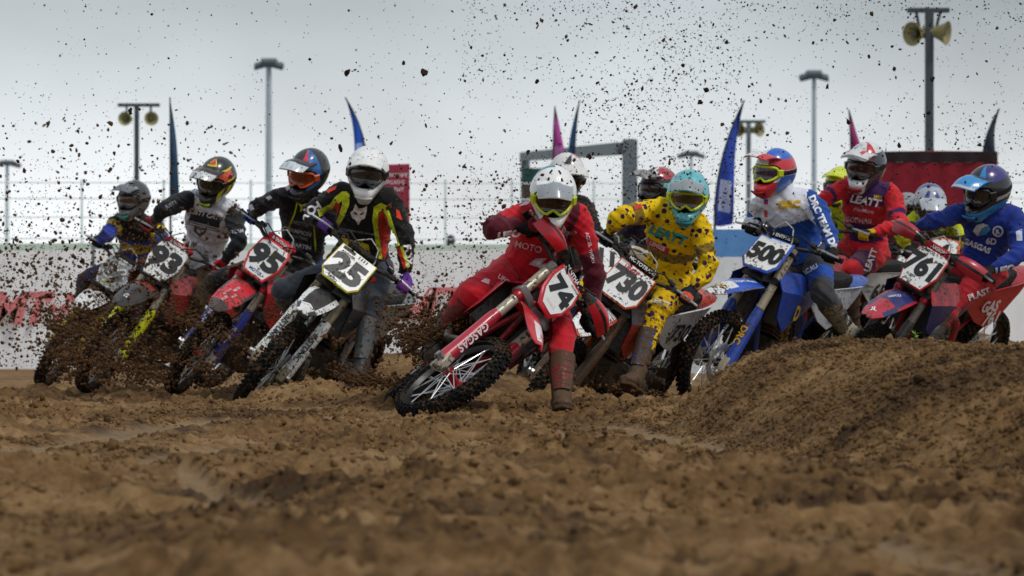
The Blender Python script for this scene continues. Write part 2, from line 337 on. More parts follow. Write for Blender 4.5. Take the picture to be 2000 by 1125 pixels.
def soil_mat():
    m = bpy.data.materials.new('soil'); m.use_nodes = True; t = m.node_tree; n = t.nodes; l = t.links; b = n['Principled BSDF']
    geo = n.new('ShaderNodeNewGeometry')
    def noise(sc_, det, rough=.55):
        q = n.new('ShaderNodeTexNoise'); q.inputs['Scale'].default_value = sc_; q.inputs['Detail'].default_value = det; q.inputs['Roughness'].default_value = rough; l.new(geo.outputs['Position'], q.inputs['Vector']); return q
    a = noise(1.1, 5); c = noise(19, 8, .65); f = noise(130, 5, .7)
    r = n.new('ShaderNodeValToRGB'); el_ = r.color_ramp.elements
    el_[0].position = .36; el_[0].color = (.07, .036, .014, 1); el_[1].position = .66; el_[1].color = (.375, .230, .104, 1)
    q = el_.new(.52); q.color = (.232, .128, .049, 1)
    ad = n.new('ShaderNodeMath'); ad.operation = 'MULTIPLY_ADD'; ad.inputs[1].default_value = .55; l.new(c.outputs[0], ad.inputs[0])
    mpg = n.new('ShaderNodeMapping'); mpg.inputs['Scale'].default_value = (.9, 1.5, 1); l.new(geo.outputs['Position'], mpg.inputs[0]); l.new(mpg.outputs[0], a.inputs['Vector']); m2 = n.new('ShaderNodeMath'); m2.operation = 'MULTIPLY_ADD'; m2.inputs[1].default_value = .8; m2.inputs[2].default_value = -.175; l.new(a.outputs[0], m2.inputs[0]); l.new(m2.outputs[0], ad.inputs[2]); l.new(ad.outputs[0], r.inputs[0])
    at_ = n.new('ShaderNodeAttribute'); at_.attribute_name = 'packed'
    mx_ = n.new('ShaderNodeMix'); mx_.data_type = 'RGBA'; l.new(r.outputs[0], mx_.inputs[6]); mx_.inputs[7].default_value = (.34, .225, .115, 1)
    mm = n.new('ShaderNodeMath'); mm.operation = 'MULTIPLY'; mm.inputs[1].default_value = .7; l.new(at_.outputs['Fac'], mm.inputs[0]); l.new(mm.outputs[0], mx_.inputs[0])
    # beyond the track: old pale tarmac
    sp = n.new('ShaderNodeSeparateXYZ'); l.new(geo.outputs['Position'], sp.inputs[0])
    fr = n.new('ShaderNodeMapRange'); fr.inputs[1].default_value = 47; fr.inputs[2].default_value = 49; l.new(sp.outputs[1], fr.inputs[0])
    m3 = n.new('ShaderNodeMix'); m3.data_type = 'RGBA'; l.new(fr.outputs[0], m3.inputs[0]); l.new(mx_.outputs[2], m3.inputs[6]); m3.inputs[7].default_value = (.33, .35, .36, 1)
    l.new(m3.outputs[2], b.inputs['Base Color'])
    rr = n.new('ShaderNodeMapRange'); rr.inputs[3].default_value = .93; rr.inputs[4].default_value = .55; l.new(at_.outputs['Fac'], rr.inputs[0]); l.new(rr.outputs[0], b.inputs['Roughness'])
    b.inputs['Specular IOR Level'].default_value = .25
    b1 = n.new('ShaderNodeBump'); b1.inputs['Strength'].default_value = .9; b1.inputs['Distance'].default_value = .035; l.new(c.outputs[0], b1.inputs['Height'])
    b2 = n.new('ShaderNodeBump'); b2.inputs['Strength'].default_value = .8; b2.inputs['Distance'].default_value = .01; l.new(f.outputs[0], b2.inputs['Height']); l.new(b1.outputs[0], b2.inputs['Normal']); l.new(b2.outputs[0], b.inputs['Normal'])
    return m
SOIL = soil_mat(); gm.materials.append(SOIL)
ground = link('ground', gm); tag(ground, 'churned brown sandy dirt of the motocross track', None, None, 'structure')
def gh(x, y): return float(ground_h(np.array([float(x)]), np.array([float(y)]))[0])
def gpoint(px, py_, d): return at(px, py_, d)

# ---- lumps of soil
def lump_template(seed, n=1, amp=.35, flat=1.0):
    bm = bmesh.new(); bmesh.ops.create_icosphere(bm, subdivisions=n, radius=1); V = np.array([v.co[:] for v in bm.verts]); F = [tuple(v.index for v in f.verts) for f in bm.faces]; bm.free()
    k = 1 + amp * 2 * (vnoise(V[:, 0] * 1.4 + seed * 7.1, V[:, 1] * 1.4 + 3.3, V[:, 2] * 1.4 - seed) - .5) + amp * .8 * (vnoise(V[:, 0] * 3.1 + seed, V[:, 1] * 3.1, V[:, 2] * 3.1) - .5)
    V = V * k[:, None]; V[:, 2] *= flat; return V, np.array(F)
def rand_rot(n):
    q = rng.normal(size=(n, 4)); q /= np.linalg.norm(q, axis=1)[:, None]; a, b, c, d = q.T
    return np.stack([np.stack([1 - 2 * (c * c + d * d), 2 * (b * c - a * d), 2 * (b * d + a * c)], -1), np.stack([2 * (b * c + a * d), 1 - 2 * (b * b + d * d), 2 * (c * d - a * b)], -1), np.stack([2 * (b * d - a * c), 2 * (c * d + a * b), 1 - 2 * (b * b + c * c)], -1)], 1)
def lumps_mesh(name, P, S, m, templates, stretch=.5):
    Vs = []; Fs = []; off = 0; n = len(P); which = rng.integers(0, len(templates), n)
    for k, (TV, TF) in enumerate(templates):
        ix = np.where(which == k)[0]
        if not len(ix): continue
        sc_ = S[ix][:, None] * (1 + stretch * (rng.random((len(ix), 3)) - .4)); A = TV[None] * sc_[:, None, :]
        A = np.einsum('nij,nkj->nki', rand_rot(len(ix)), A) + P[ix][:, None, :]
        Vs.append(A.reshape(-1, 3)); Fs.append((TF[None] + (np.arange(len(ix)) * len(TV))[:, None, None] + off).reshape(-1, 3)); off += len(ix) * len(TV)
    V = np.concatenate(Vs); F = np.concatenate(Fs); me = bpy.data.meshes.new(name)
    me.vertices.add(len(V)); me.vertices.foreach_set('co', V.astype(np.float32).ravel()); me.loops.add(F.size); me.loops.foreach_set('vertex_index', F.astype(np.int32).ravel())
    me.polygons.add(len(F)); me.polygons.foreach_set('loop_start', np.arange(0, F.size, 3, dtype=np.int32)); me.update(calc_edges=True); me.materials.append(m); return link(name, me)
T0 = [lump_template(i, 1, .5) for i in range(4)]; 
def small_t(i):
    bm = bmesh.new(); bmesh.ops.create_icosphere(bm, subdivisions=1, radius=1); V = np.array([v.co[:] for v in bm.verts]); F = np.array([tuple(v.index for v in f.verts) for f in bm.faces]); bm.free(); return V, F
bm = bmesh.new(); bmesh.ops.create_icosphere(bm, subdivisions=1, radius=1); bm.free()
def octa(seed):
    V = np.array([(1, 0, 0), (-1, 0, 0), (0, 1, 0), (0, -1, 0), (0, 0, 1), (0, 0, -1)], float) * (.7 + .6 * np.random.default_rng(seed).random((6, 1)))
    return V, np.array([(0, 2, 4), (2, 1, 4), (1, 3, 4), (3, 0, 4), (2, 0, 5), (1, 2, 5), (3, 1, 5), (0, 3, 5)])
TS = [octa(i) for i in range(6)]
def crumbs(n, tm, s0, s1, pw, lab, fx, fy, thr):
    yy = fy(n); xx = fx(n, yy)
    keep = (packed(xx, yy)[0] < .3 + .5 * (rng.random(n) < .15)) & (fbm(xx * 1.7 + 2, yy * 1.1, 2) > thr + .16 * rng.random(n)); xx = xx[keep]; yy = yy[keep]
    ss = s0 + s1 * rng.random(len(xx)) ** pw
    P = np.stack([xx, yy, ground_h(xx, yy) + ss * .25], -1)
    tag(lumps_mesh('soil_crumbs', P, ss, SOIL, tm, .9), lab, None, None, 'stuff')
FAN = lambda n, yy: (rng.random(n) - .5) * yy * .29
crumbs(2300, T0, .008, .022, 3, 'knobbly clods of brown soil lying on the track', FAN, lambda n: 8 + 17 * rng.random(n) ** .8, .36)
crumbs(52000, TS, .003, .012, 1.8, 'fine crumbs of brown soil scattered over the track', FAN, lambda n: 8 + 17 * rng.random(n) ** .75, .30)
crumbs(38000, TS, .0028, .0095, 2.4, 'loose crumbly soil covering the mound on the right', lambda n, yy: .6 + 2.4 * rng.random(n), lambda n: 13 + 8 * rng.random(n), .0)

# ================================================================ background
GALV = mat('8a949b', .5, metal=.3); DKPOLE = mat('3a434b', .55); HORN = mat('8d8356', .5)
def signpanel(name, fr, wd, ht, col, th=.04):
    mb = MB(); mb.prism([(-wd / 2, -ht / 2), (wd / 2, -ht / 2), (wd / 2, ht / 2), (-wd / 2, ht / 2)], fr, th, .008); return mb
# grass bank behind the lot
gxs = np.linspace(-30, 30, 241); gys = np.linspace(58, 90, 65); GX, GY = np.meshgrid(gxs, gys)
GZ = -.3 + 2.05 * sstep(60, 70, GY) + .12 * (fbm(GX * .4, GY * .3, 3) - .5)
bk = link('grass_bank', grid_mesh('grass_bank', GX, GY, GZ)); tag(bk, 'grass bank behind the banner fence, haze painted into its pale grey-green', None, None, 'structure')
bk.data.materials.append(mat('a3ae9f', .95, var=.15))  # grey-green paled so that the colour carries the haze
# white banner fence along the far side of the track
bf = empty('banner_fence', (0, 44, 0)); tag(bf, 'long white fabric banner fence with red lettering behind the riders', 'fence')
BAN = mat('f8f9fa', .7, 0, var=.02)
BY = 44; zt = CH + (Y0 - 487) / FPX * BY; zb = -.35
for k in range(-7, 6):
    x0 = k * 2.4 + .02; x1 = x0 + 2.36; mb = MB(); G = []
    for i in range(13):
        r_ = []
        for j in range(7):
            u = i / 12; v = j / 6; x = x0 + (x1 - x0) * u; r_.append((x, .035 * math.sin(u * 9 + k) * (1 - v) + .02 * math.sin(u * 23 + v * 4 + k * 2), zb + (zt - zb) * v - .02 * math.sin(u * math.pi)))
        G.append(r_)
    mb.grid(G); mb.grid([[(p[0], p[1] + .012, p[2]) for p in r_] for r_ in reversed(G)]); build('banner_panel', mb, BAN, bf, 60)
    mb = MB(); mb.tube([(x0 - .02, .06, -.35), (x0 - .02, .06, zt + .05)], .025, 8); build('post', mb, GALV, bf)
RED = mat('e08587', .6)  # red paled in the colour itself, as a veil of spray would do
def fprint(VF): return VF
def banner_text(s, px, py_, h, shear=.25):
    k = h / FPX * BY
    for i_, ch_ in enumerate(s):
        c = at(px + (i_ - (len(s) - 1) / 2) * h * .85, py_, BY); V, F = text2d(ch_, .05, shear); V = [(x * k, y * k) for x, y in V]
        flat_print('lettering', (V, F), (c - Vector((0, BY, 0)) + Vector((0, -.07, 0)), (1, 0, 0), (0, 0, 1), (0, -1, 0)), RED, bf)
banner_text('MT', 40, 600, 62); banner_text('МП', 832, 592, 56); banner_text('MT', 1040, 600, 60)
for px, py_ in ((95, 582), (138, 582), (105, 603), (128, 603), (117, 622), (152, 598)):
    V, F = poly2d([(.055 * math.cos(a * math.pi / 5), .055 * math.sin(a * math.pi / 5)) for a in range(10)])
    flat_print('dot', (V, F), (at(px, py_, BY) - Vector((0, BY, 0)) + Vector((0, -.07, 0)), (1, 0, 0), (0, 0, 1), (0, -1, 0)), RED, bf)
# blue banner further right
bb = empty('banner_fence', (0, 0, 0)); tag(bb, 'blue over white banner standing behind the blue motorcycle', 'banner')
p0 = at(1270, 452, 41); p1 = at(1720, 500, 41); wd = p1.x - p0.x
for nm, za, zc, c_ in (('upper_panel', at(0, 502, 41).z, at(0, 448, 41).z, '5f93cf'), ('lower_panel', -.3, at(0, 503, 41).z, 'e2e6ea')):
    G = [[(p0.x + wd * i / 20, 41 + .03 * math.sin(i * .9), za + (zc - za) * j / 3) for j in range(4)] for i in range(21)]
    mb = MB(); mb.grid(G); mb.grid([[(p[0], p[1] + .015, p[2]) for p in r_] for r_ in reversed(G)]); build(nm, mb, mat(c_, .65, .06), bb, 60)
# wire fence on the bank, haze put into its near-sky colour
wf = empty('wire_fence', (0, 72, 0)); tag(wf, 'thin grey wire fence with slim posts, paled by painted haze, on the grass bank', 'fence')
for px in (-60, 15, 160, 320, 490, 600, 870, 1000, 1160, 1320, 1480, 1640, 1800, 1960):
    x = (px - 1000) / FPX * 72; mb = MB(); mb.tube([(x, 0, 1.3), (x, 0, 3.0)], .022, 8); build('post', mb, mat('dfe4e6', .6), wf)
for z in (1.9, 2.3, 2.65, 2.95):
    mb = MB(); mb.tube([(-10.5, 0, z), (0, .02, z - .02), (10.5, 0, z)], .012, 6); build('wire', mb, mat('e6eaec', .6), wf)
# masts
def mast(px, top, d, wpx, label, heads):
    b_ = at(px, 0, d); b_.z = 0; zt_ = at(px, top, d).z; r_ = wpx / 2 / FPX * d
    o = empty('light_mast', b_); tag(o, label, 'light mast', 'tall floodlight masts on the skyline')
    mb = MB(); mb.tube([(0, 0, -.3), (0, 0, zt_)], [r_, r_ * .62], 12); build('pole', mb, mat('a9b4bb' if d > 100 else '8d989f', .5), o)  # farther poles get a paler grey, haze put into the colour
    s_ = 19 / FPX * d
    mb = MB(); mb.tube([(-s_ * .8, 0, zt_ + .02), (s_ * .8, 0, zt_ + .02)], .07, 8); mb.tube([(0, -s_ * .7, zt_ + .02), (0, s_ * .7, zt_ + .02)], .07, 8); build('crossarm', mb, DKPOLE, o)
    for dx, dy in heads:
        mb = MB(); mb.prism([(-.13 * d / 120 - .1, -.2), (.13 * d / 120 + .1, -.2), (.15 * d / 120 + .1, .2), (-.15 * d / 120 - .1, .2)], ((dx * s_, dy * s_, zt_ - abs(dx) * .1), Vector((1, 0, -.35 * dx)).normalized(), (0, .95, .3), (0, -.3, .95)), .16, .03); build('floodlight', mb, mat('4a555d', .5), o)
H4 = ((-.75, 0), (.75, 0), (0, -.7), (0, .7))
mast(525, 122, 120, 17, 'tall pale floodlight mast left of the blue feather flag', H4)
mast(1590, 145, 125, 13, 'tall pale floodlight mast behind the blue and white rider', H4)
mast(14, 318, 190, 10, 'small distant floodlight mast at the far left edge', H4)
mast(1350, 300, 190, 8, 'small distant floodlight mast above the turquoise helmet', H4)
def horn_pole(px, top, d, wpx, label, horns, dark=True):
    b_ = at(px, 0, d); b_.z = 0; zt_ = at(px, top, d).z; r_ = wpx / 2 / FPX * d; k = d / FPX
    o = empty('loudspeaker_pole', b_); tag(o, label, 'loudspeaker pole', 'poles with horn loudspeakers')
    mb = MB(); mb.box((0, 0, (zt_ - .3) / 2), (2 * r_, 2 * r_, zt_ + .3)); build('pole', mb, DKPOLE if dark else mat('6d767d', .5), o)
    mb = MB(); xs = [h[0] for h in horns]; mb.box(((min(xs) + max(xs)) / 2 * k, 0, zt_ + .03), ((max(xs) - min(xs) + 34) * k, .12, .07)); build('crossbar', mb, DKPOLE, o)
    for hx, hz, rr, ax in horns:
        c = Vector((hx * k, -.05, zt_ - hz * k)); a = Vector(ax).normalized(); u = a.cross(Vector((0, 0, 1))).normalized(); r2 = rr * k
        mb = MB(); mb.lathe([(-1.5 * r2, .25 * r2), (-1.25 * r2, .5 * r2), (-.6 * r2, .42 * r2), (-.1 * r2, .62 * r2), (.35 * r2, .86 * r2), (.5 * r2, 1.0 * r2), (.56 * r2, 1.0 * r2), (.5 * r2, .9 * r2), (.1 * r2, .55 * r2), (-.3 * r2, .2 * r2)], (c, a, u), 20); h_ = build('horn', mb, HORN, o)
        mb = MB(); mb.lathe([(-.3 * r2, .24 * r2), (.34 * r2, .3 * r2), (.4 * r2, .05 * r2)], (c, a, u), 12); build('driver', mb, mat('4d4933', .5), h_)
        mb = MB(); mb.tube([c - a * r2 * .5, (c.x, 0, zt_ + .02)], .025, 6); build('bracket', mb, DKPOLE, o)
horn_pole(267, 208, 80, 9, 'thin pole with two round horn loudspeakers at the left', ((-20, 24, 14, (-.25, -1, 0)), (28, 24, 14, (.25, -1, 0))))
horn_pole(1815, 24, 58, 16, 'big dark pole with two olive loudspeakers at upper right', ((-26, 42, 24, (-.8, -.75, -.12)), (22, 40, 24, (.75, -.35, -.1))))
horn_pole(1462, 240, 95, 9, 'grey pole with two loudspeakers behind the big blue flag', ((-14, 14, 14, (-.7, -.8, 0)), (16, 14, 14, (.7, -.7, 0))), False)
# feather flags
def flag(px, top, bot, wpx, bend, d, col, label, pale=None):
    """a feather flag: curved pole, sail with a swelling trailing edge; lower end may carry a pale print"""
    b_ = at(px, bot, d); zt_ = at(px, top, d).z; k = d / FPX; o = empty('feather_flag', (b_.x, d, 0)); tag(o, label, 'flag', 'feather flags along the track')
    H = zt_; zl = b_.z; n_ = 24
    def edge(v):  # leading edge = the pole, bending over at the top
        z = H * v; bx = bend * k * max(0, (z - zl) / (zt_ - zl)) ** 2.2; return Vector((bx, 0, z))
    mb = MB(); mb.tube([edge(i / 20) for i in range(21)], [.022 - .012 * i / 20 for i in range(21)], 8); build('pole', mb, mat('d6d9dc' if False else '30353c', .4), o)
    G = []; sgn = 1 if wpx > 0 else -1; wd = abs(wpx) * k
    for i in range(n_ + 1):
        v = i / n_; e_ = edge((zl + (zt_ - zl) * v) / H); wv = wd * (1 - v ** 2.6) * (.78 + .22 * math.cos(v * 2.2)) * (.25 + .75 * sstep(0, .05, np.array(v)).item()); r_ = []
        for j in range(7):
            u = j / 6; r_.append((e_.x + sgn * wv * u, e_.y + .09 * math.sin(u * 3.1 + v * 7) * u, e_.z - .25 * wv * u))
        G.append(r_)
    mats = [mat(col, .7, var=.1), mat(pale or col, .7)]
    mb = MB(); mb.grid(G)
    for q in range(len(mb.f)):
        row = q // 6; cc = q % 6
        if pale and 3 <= row <= 8 and 1 <= cc <= 4: mb.m[q] = 1
    mb2 = [(p[0], p[1] + .012, p[2]) for r_ in G for p in r_]; fo = [tuple(reversed(f)) for f in mb.f]; mm = list(mb.m); o0 = len(mb.v); mb.v += mb2; mb.f += [tuple(i + o0 for i in f) for f in fo]; mb.m += mm
    build('sail', mb, mats, o, 60)
flag(333, 190, 400, 18, -1, 52, '2f4a63', 'slim slate blue feather flag behind the rider in white vest', '41607c')
flag(716, 190, 330, -22, -42, 52, '2452b4', 'blue feather flag leaning left above the white helmet', '8ba6d8')
flag(1080, 207, 330, 24, 4, 60, 'a5408d', 'magenta feather flag behind the leading rider', 'c67bb0')
flag(1122, 195, 330, -14, 10, 58, '25456b', 'narrow navy feather flag right of the magenta one')
flag(1396, 196, 440, 36, 58, 48, '3450b2', 'big curved blue feather flag with pale emblem near its foot', 'b9c3e6')
flag(1662, 214, 330, 24, -4, 56, '8f2f66', 'magenta feather flag behind the white and red helmet', 'b96a98')
flag(1918, 212, 330, 24, 34, 52, '2c3743', 'black feather flag at the right beyond the red tent')
# gantry
ga = empty('gantry', at(1228, 605, 62)); ga.location.z = 0; tag(ga, 'grey steel gantry with a long overhead beam', 'gantry')
o_ = Vector(ga.location); GG = mat('70777d', .6, var=.1)
def beam(name, a, b, wd, ht, m=GG):
    a = Vector(a) - o_; b = Vector(b) - o_; t = (b - a).normalized(); s_ = t.cross(Vector((0, 0, 1)));
    if s_.length < .1: s_ = Vector((1, 0, 0))
    s_.normalize(); u = s_.cross(t); mb = MB(); mb.prism([(-wd / 2, -ht / 2), (wd / 2, -ht / 2), (wd / 2, ht / 2), (-wd / 2, ht / 2)], ((a + b) / 2, s_, u, t), (b - a).length, .02); build(name, mb, m, ga)
pr = at(1230, 290, 62); beam('post', (pr.x, 62, 0), (pr.x, 62, at(0, 272, 62).z), .24, .24)
beam('beam', at(1215, 290, 62), at(1022, 306, 92), .18, .2)
pl = at(1026, 306, 92); beam('post', (pl.x, 92, 0), (pl.x, 92, pl.z), .22, .22)
gs = empty('sign_board', at(1058, 358, 84)); tag(gs, 'dark green and brown notice board under the gantry', 'sign')
for nm, c_, za, zc in (('upper_board', '2f5a57', .0, .33), ('lower_board', '5a4a44', -.33, -.005)):
    mb = MB(); mb.prism([(-.42, za), (.42, za), (.42, zc), (-.42, zc)], ((0, 0, 0), (1, 0, 0), (0, 0, 1), (0, -1, 0)), .05, .008); build(nm, mb, mat(c_, .6), gs)
mb = MB(); mb.tube([(0, .06, -.3), (0, .06, -gs.location.z)], .04, 8); build('post', mb, GALV, gs)
# maroon notice board
rb = empty('sign_board', at(769, 380, 50)); tag(rb, 'maroon notice board with pale writing right of the white helmet', 'sign')
k = 50 / FPX; mb = MB(); mb.prism([(-30 * k, -62 * k), (31 * k, -60 * k), (31 * k, 60 * k), (-30 * k, 58 * k)], ((0, 0, 0), (1, 0, 0), (0, 0, 1), (0, -1, 0)), .05, .01); build('board', mb, mat('9c3347', .6, .05), rb)
WHT = mat('e9dfe2', .6)
for i, s_ in enumerate(('ВНИМАНИЕ', 'ПРОХОД', 'ЗАКРЫТ')):
    V, F = text2d(s_, .02); V = [(x * 7.2 * k, y * 7.2 * k) for x, y in V]; flat_print('lettering', (V, F), ((0, -.03, (38 - 14 * i) * k), (1, 0, 0), (0, 0, 1), (0, -1, 0)), WHT, rb)
V, F = text2d('1', .06); flat_print('lettering', ([(x * 26 * k, y * 26 * k) for x, y in V], F), ((5 * k, -.03, -12 * k), (1, 0, 0), (0, 0, 1), (0, -1, 0)), WHT, rb)
for dx in (-.12, .12):
    mb = MB(); mb.tube([(dx, .05, -62 * k), (dx, .05, -rb.location.z - .2)], .025, 8); build('post', mb, GALV, rb)
# red tent
p0 = at(1740, 300, 46); p1 = at(1932, 300, 46); tz = at(0, 296, 46).z
tn = empty('tent', ((p0.x + p1.x) / 2, 46, 0)); tag(tn, 'deep red fabric tent wall with black top band', 'tent')
hw = (p1.x - p0.x) / 2 + .1; TR = mat('861d2b', .75, var=.12)
for nm, fx, za, zc, m_ in (('front_wall', 0, 0, tz - .13, TR), ('top_band', -.012, tz - .13, tz, mat('2b2023', .7))):
    G = [[(-hw + 2 * hw * i / 24, fx + .025 * math.sin(i * 1.3) * (1 - .7 * j / 6), za + (zc - za) * j / 6) for j in range(7)] for i in range(25)]
    mb = MB(); mb.grid(G); mb.grid([[(p[0], p[1] + .012, p[2]) for p in r_] for r_ in reversed(G)]); build(nm, mb, m_, tn, 60)
mb = MB(); mb.add([(-hw, 0, tz), (hw, 0, tz), (hw, 2.4, tz), (-hw, 2.4, tz), (0, 1.2, tz + .06)], [(0, 1, 4), (1, 2, 4), (2, 3, 4), (3, 0, 4)]); build('roof', mb, TR, tn)
for sx in (-1, 1):
    mb = MB(); mb.add([(sx * hw, 0.01, 0), (sx * hw, 2.4, 0), (sx * hw, 2.4, tz - .005), (sx * hw, 0.01, tz - .005)], [(0, 1, 2, 3)]); build('side_wall', mb, TR, tn)
    mb = MB(); mb.tube([(sx * (hw - .03), .05, 0), (sx * (hw - .03), .05, tz - .02)], .025, 8); build('leg', mb, GALV, tn)
# ================================================================ motorcycles
RK = R(26.5); SV = Vector((-math.sin(RK), 0, math.cos(RK))); PV = Vector((math.cos(RK), 0, math.sin(RK)))
AX = Vector((.74, 0, .345)); OS = AX - PV * .054
BLK = plastic('17181a', .35); RUB = mat('0e0f10', .85, .42, bump=.3, bscale=80); DARK = mat('1b1c1e', .6, .5); ALU = mat('a9abac', .38, .35, metal=.8); STEEL = mat('d9dadb', .3, .0, metal=.6)
FORKT = mat('b3aa97', .35, .35, metal=.25); GRIP = mat('101010', .75, .15); CABLE = mat('131313', .5)
def tyre_mesh(name, r, wd, rows):
    mb = MB(); prof = []; n_ = 56
    rc = r - .055
    for k in range(13):
        a = math.pi * (k / 12) ; prof.append((-(wd / 2) * math.cos(a), rc + .046 * math.sin(a) ** .8 if 0 < k < 12 else rc - .012))
    mb.rings([[Vector((math.cos(2 * math.pi * j / n_) * q, y, math.sin(2 * math.pi * j / n_) * q)) for y, q in prof] for j in range(n_)], 0, closed=True)
    nk = 50                                                         # knobs
    for j in range(nk):
        for row, (off, aa, kw, kl) in enumerate(rows):
            for s_ in ((1, -1) if aa else (1,)):
                th = 2 * math.pi * (j + off + .13 * (hash((j, row)) % 7 - 3) * .02) / nk; ang = R(aa) * s_
                if row == 0 and j % 2: continue
                rad = Vector((math.cos(th), 0, math.sin(th))); tg = Vector((-math.sin(th), 0, math.cos(th)))
                nn = rad * math.cos(ang) + Vector((0, math.sin(ang), 0)); sd_ = Vector((0, math.cos(ang), 0)) - rad * math.sin(ang)
                c = rad * rc + Vector((0, (wd / 2) * math.sin(ang), 0)) + rad * .045 * math.cos(ang) ** .8
                mb.prism([(-kw / 2, -kl / 2), (kw / 2, -kl / 2), (kw / 2, kl / 2), (-kw / 2, kl / 2)], (c + nn * .001, sd_, tg, nn), .020, .002)
    me = bpy.data.meshes.new(name); me.from_pydata(mb.v, [], mb.f); me.materials.append(RUB); return me
TYRE_F = tyre_mesh('tyre', .345, .088, ((0, 0, .026, .013), (.5, 26, .017, .015), (.0, 52, .015, .014), (.5, 78, .011, .015)))
TYRE_R = tyre_mesh('tyre', .335, .118, ((0, 0, .036, .018), (.5, 24, .026, .02), (.0, 48, .024, .018), (.5, 74, .016, .022)))
def wheel_meshes(rim_r, rim_w, hub_w):
    mb = MB(); n_ = 56; pr = [(-rim_w / 2, rim_r + .012), (-rim_w / 2 - .004, rim_r), (-rim_w * .3, rim_r - .012), (0, rim_r - .02), (rim_w * .3, rim_r - .012), (rim_w / 2 + .004, rim_r), (rim_w / 2, rim_r + .012)]
    mb.rings([[Vector((math.cos(2 * math.pi * j / n_) * q, y, math.sin(2 * math.pi * j / n_) * q)) for y, q in pr] for j in range(n_)], 0, closed=True)
    rim = mb; sp = MB()
    for k in range(36):
        s_ = 1 if k % 2 else -1; a0 = 2 * math.pi * k / 36; lead = R(52) * (1 if (k // 2) % 2 else -1); a1 = a0 + lead * .22; h0 = a0 - lead * .9
        sp.tube([(.03 * math.cos(h0), s_ * hub_w, .03 * math.sin(h0)), ((rim_r - .016) * math.cos(a1), s_ * .006, (rim_r - .016) * math.sin(a1))], .0026, 5, cap=False)
    return rim, sp
def wheel(parent, c, rot, front, rimc, hubc, spokem):
    rim, sp = wheel_meshes(.282 if front else .262, .05 if front else .066, .048 if front else .06)
    w_ = build('wheel', rim, rimc, parent); w_.matrix_local = Matrix.Translation(c) @ rot.to_4x4()
    link('tyre', TYRE_F if front else TYRE_R, w_); build('spokes', sp, spokem, w_)
    mb = MB(); h = .055 if front else .065
    mb.lathe([(-h, .015), (-h, .034), (-h + .012, .036), (-h + .02, .022), (h - .02, .022), (h - .012, .036), (h, .034), (h, .015)], ((0, 0, 0), (0, 1, 0), (1, 0, 0)), 20); build('hub', mb, hubc, w_)
    mb = MB(); y = .062 if front else -.066; r_ = .135 if front else .12
    mb.rings([[Vector((math.cos(t) * q, y + dy, math.sin(t) * q)) for q, dy in ((r_, -.002), (r_ * (.96 + .03 * math.sin(8 * t)), .002), (r_ * .66, .002), (r_ * .66, -.002))] for t in [2 * math.pi * j / 40 for j in range(40)]], 0, closed=True)
    for k in range(5):
        t = 2 * math.pi * k / 5; mb.tube([(.03 * math.cos(t), y - .004, .03 * math.sin(t)), (r_ * .7 * math.cos(t + .3), y, r_ * .7 * math.sin(t + .3))], .008, 6)
    build('brake_disc', mb, ALU, w_)
    return w_
def axis_rot(axv, th):
    return Matrix.Rotation(th, 3, axv)
PLATE = [(-.115, -.02), (-.075, -.135), (.075, -.135), (.115, -.02), (.105, .105), (.07, .128), (-.07, .128), (-.105, .105)]
PLATES = {'hex': PLATE, 'tall': [(-.10, .03), (-.088, -.07), (-.045, -.15), (.045, -.15), (.088, -.07), (.10, .03), (.085, .125), (-.085, .125)],
          'wide': [(-.125, -.075), (-.085, -.125), (.085, -.125), (.125, -.075), (.118, .115), (-.118, .115)]}
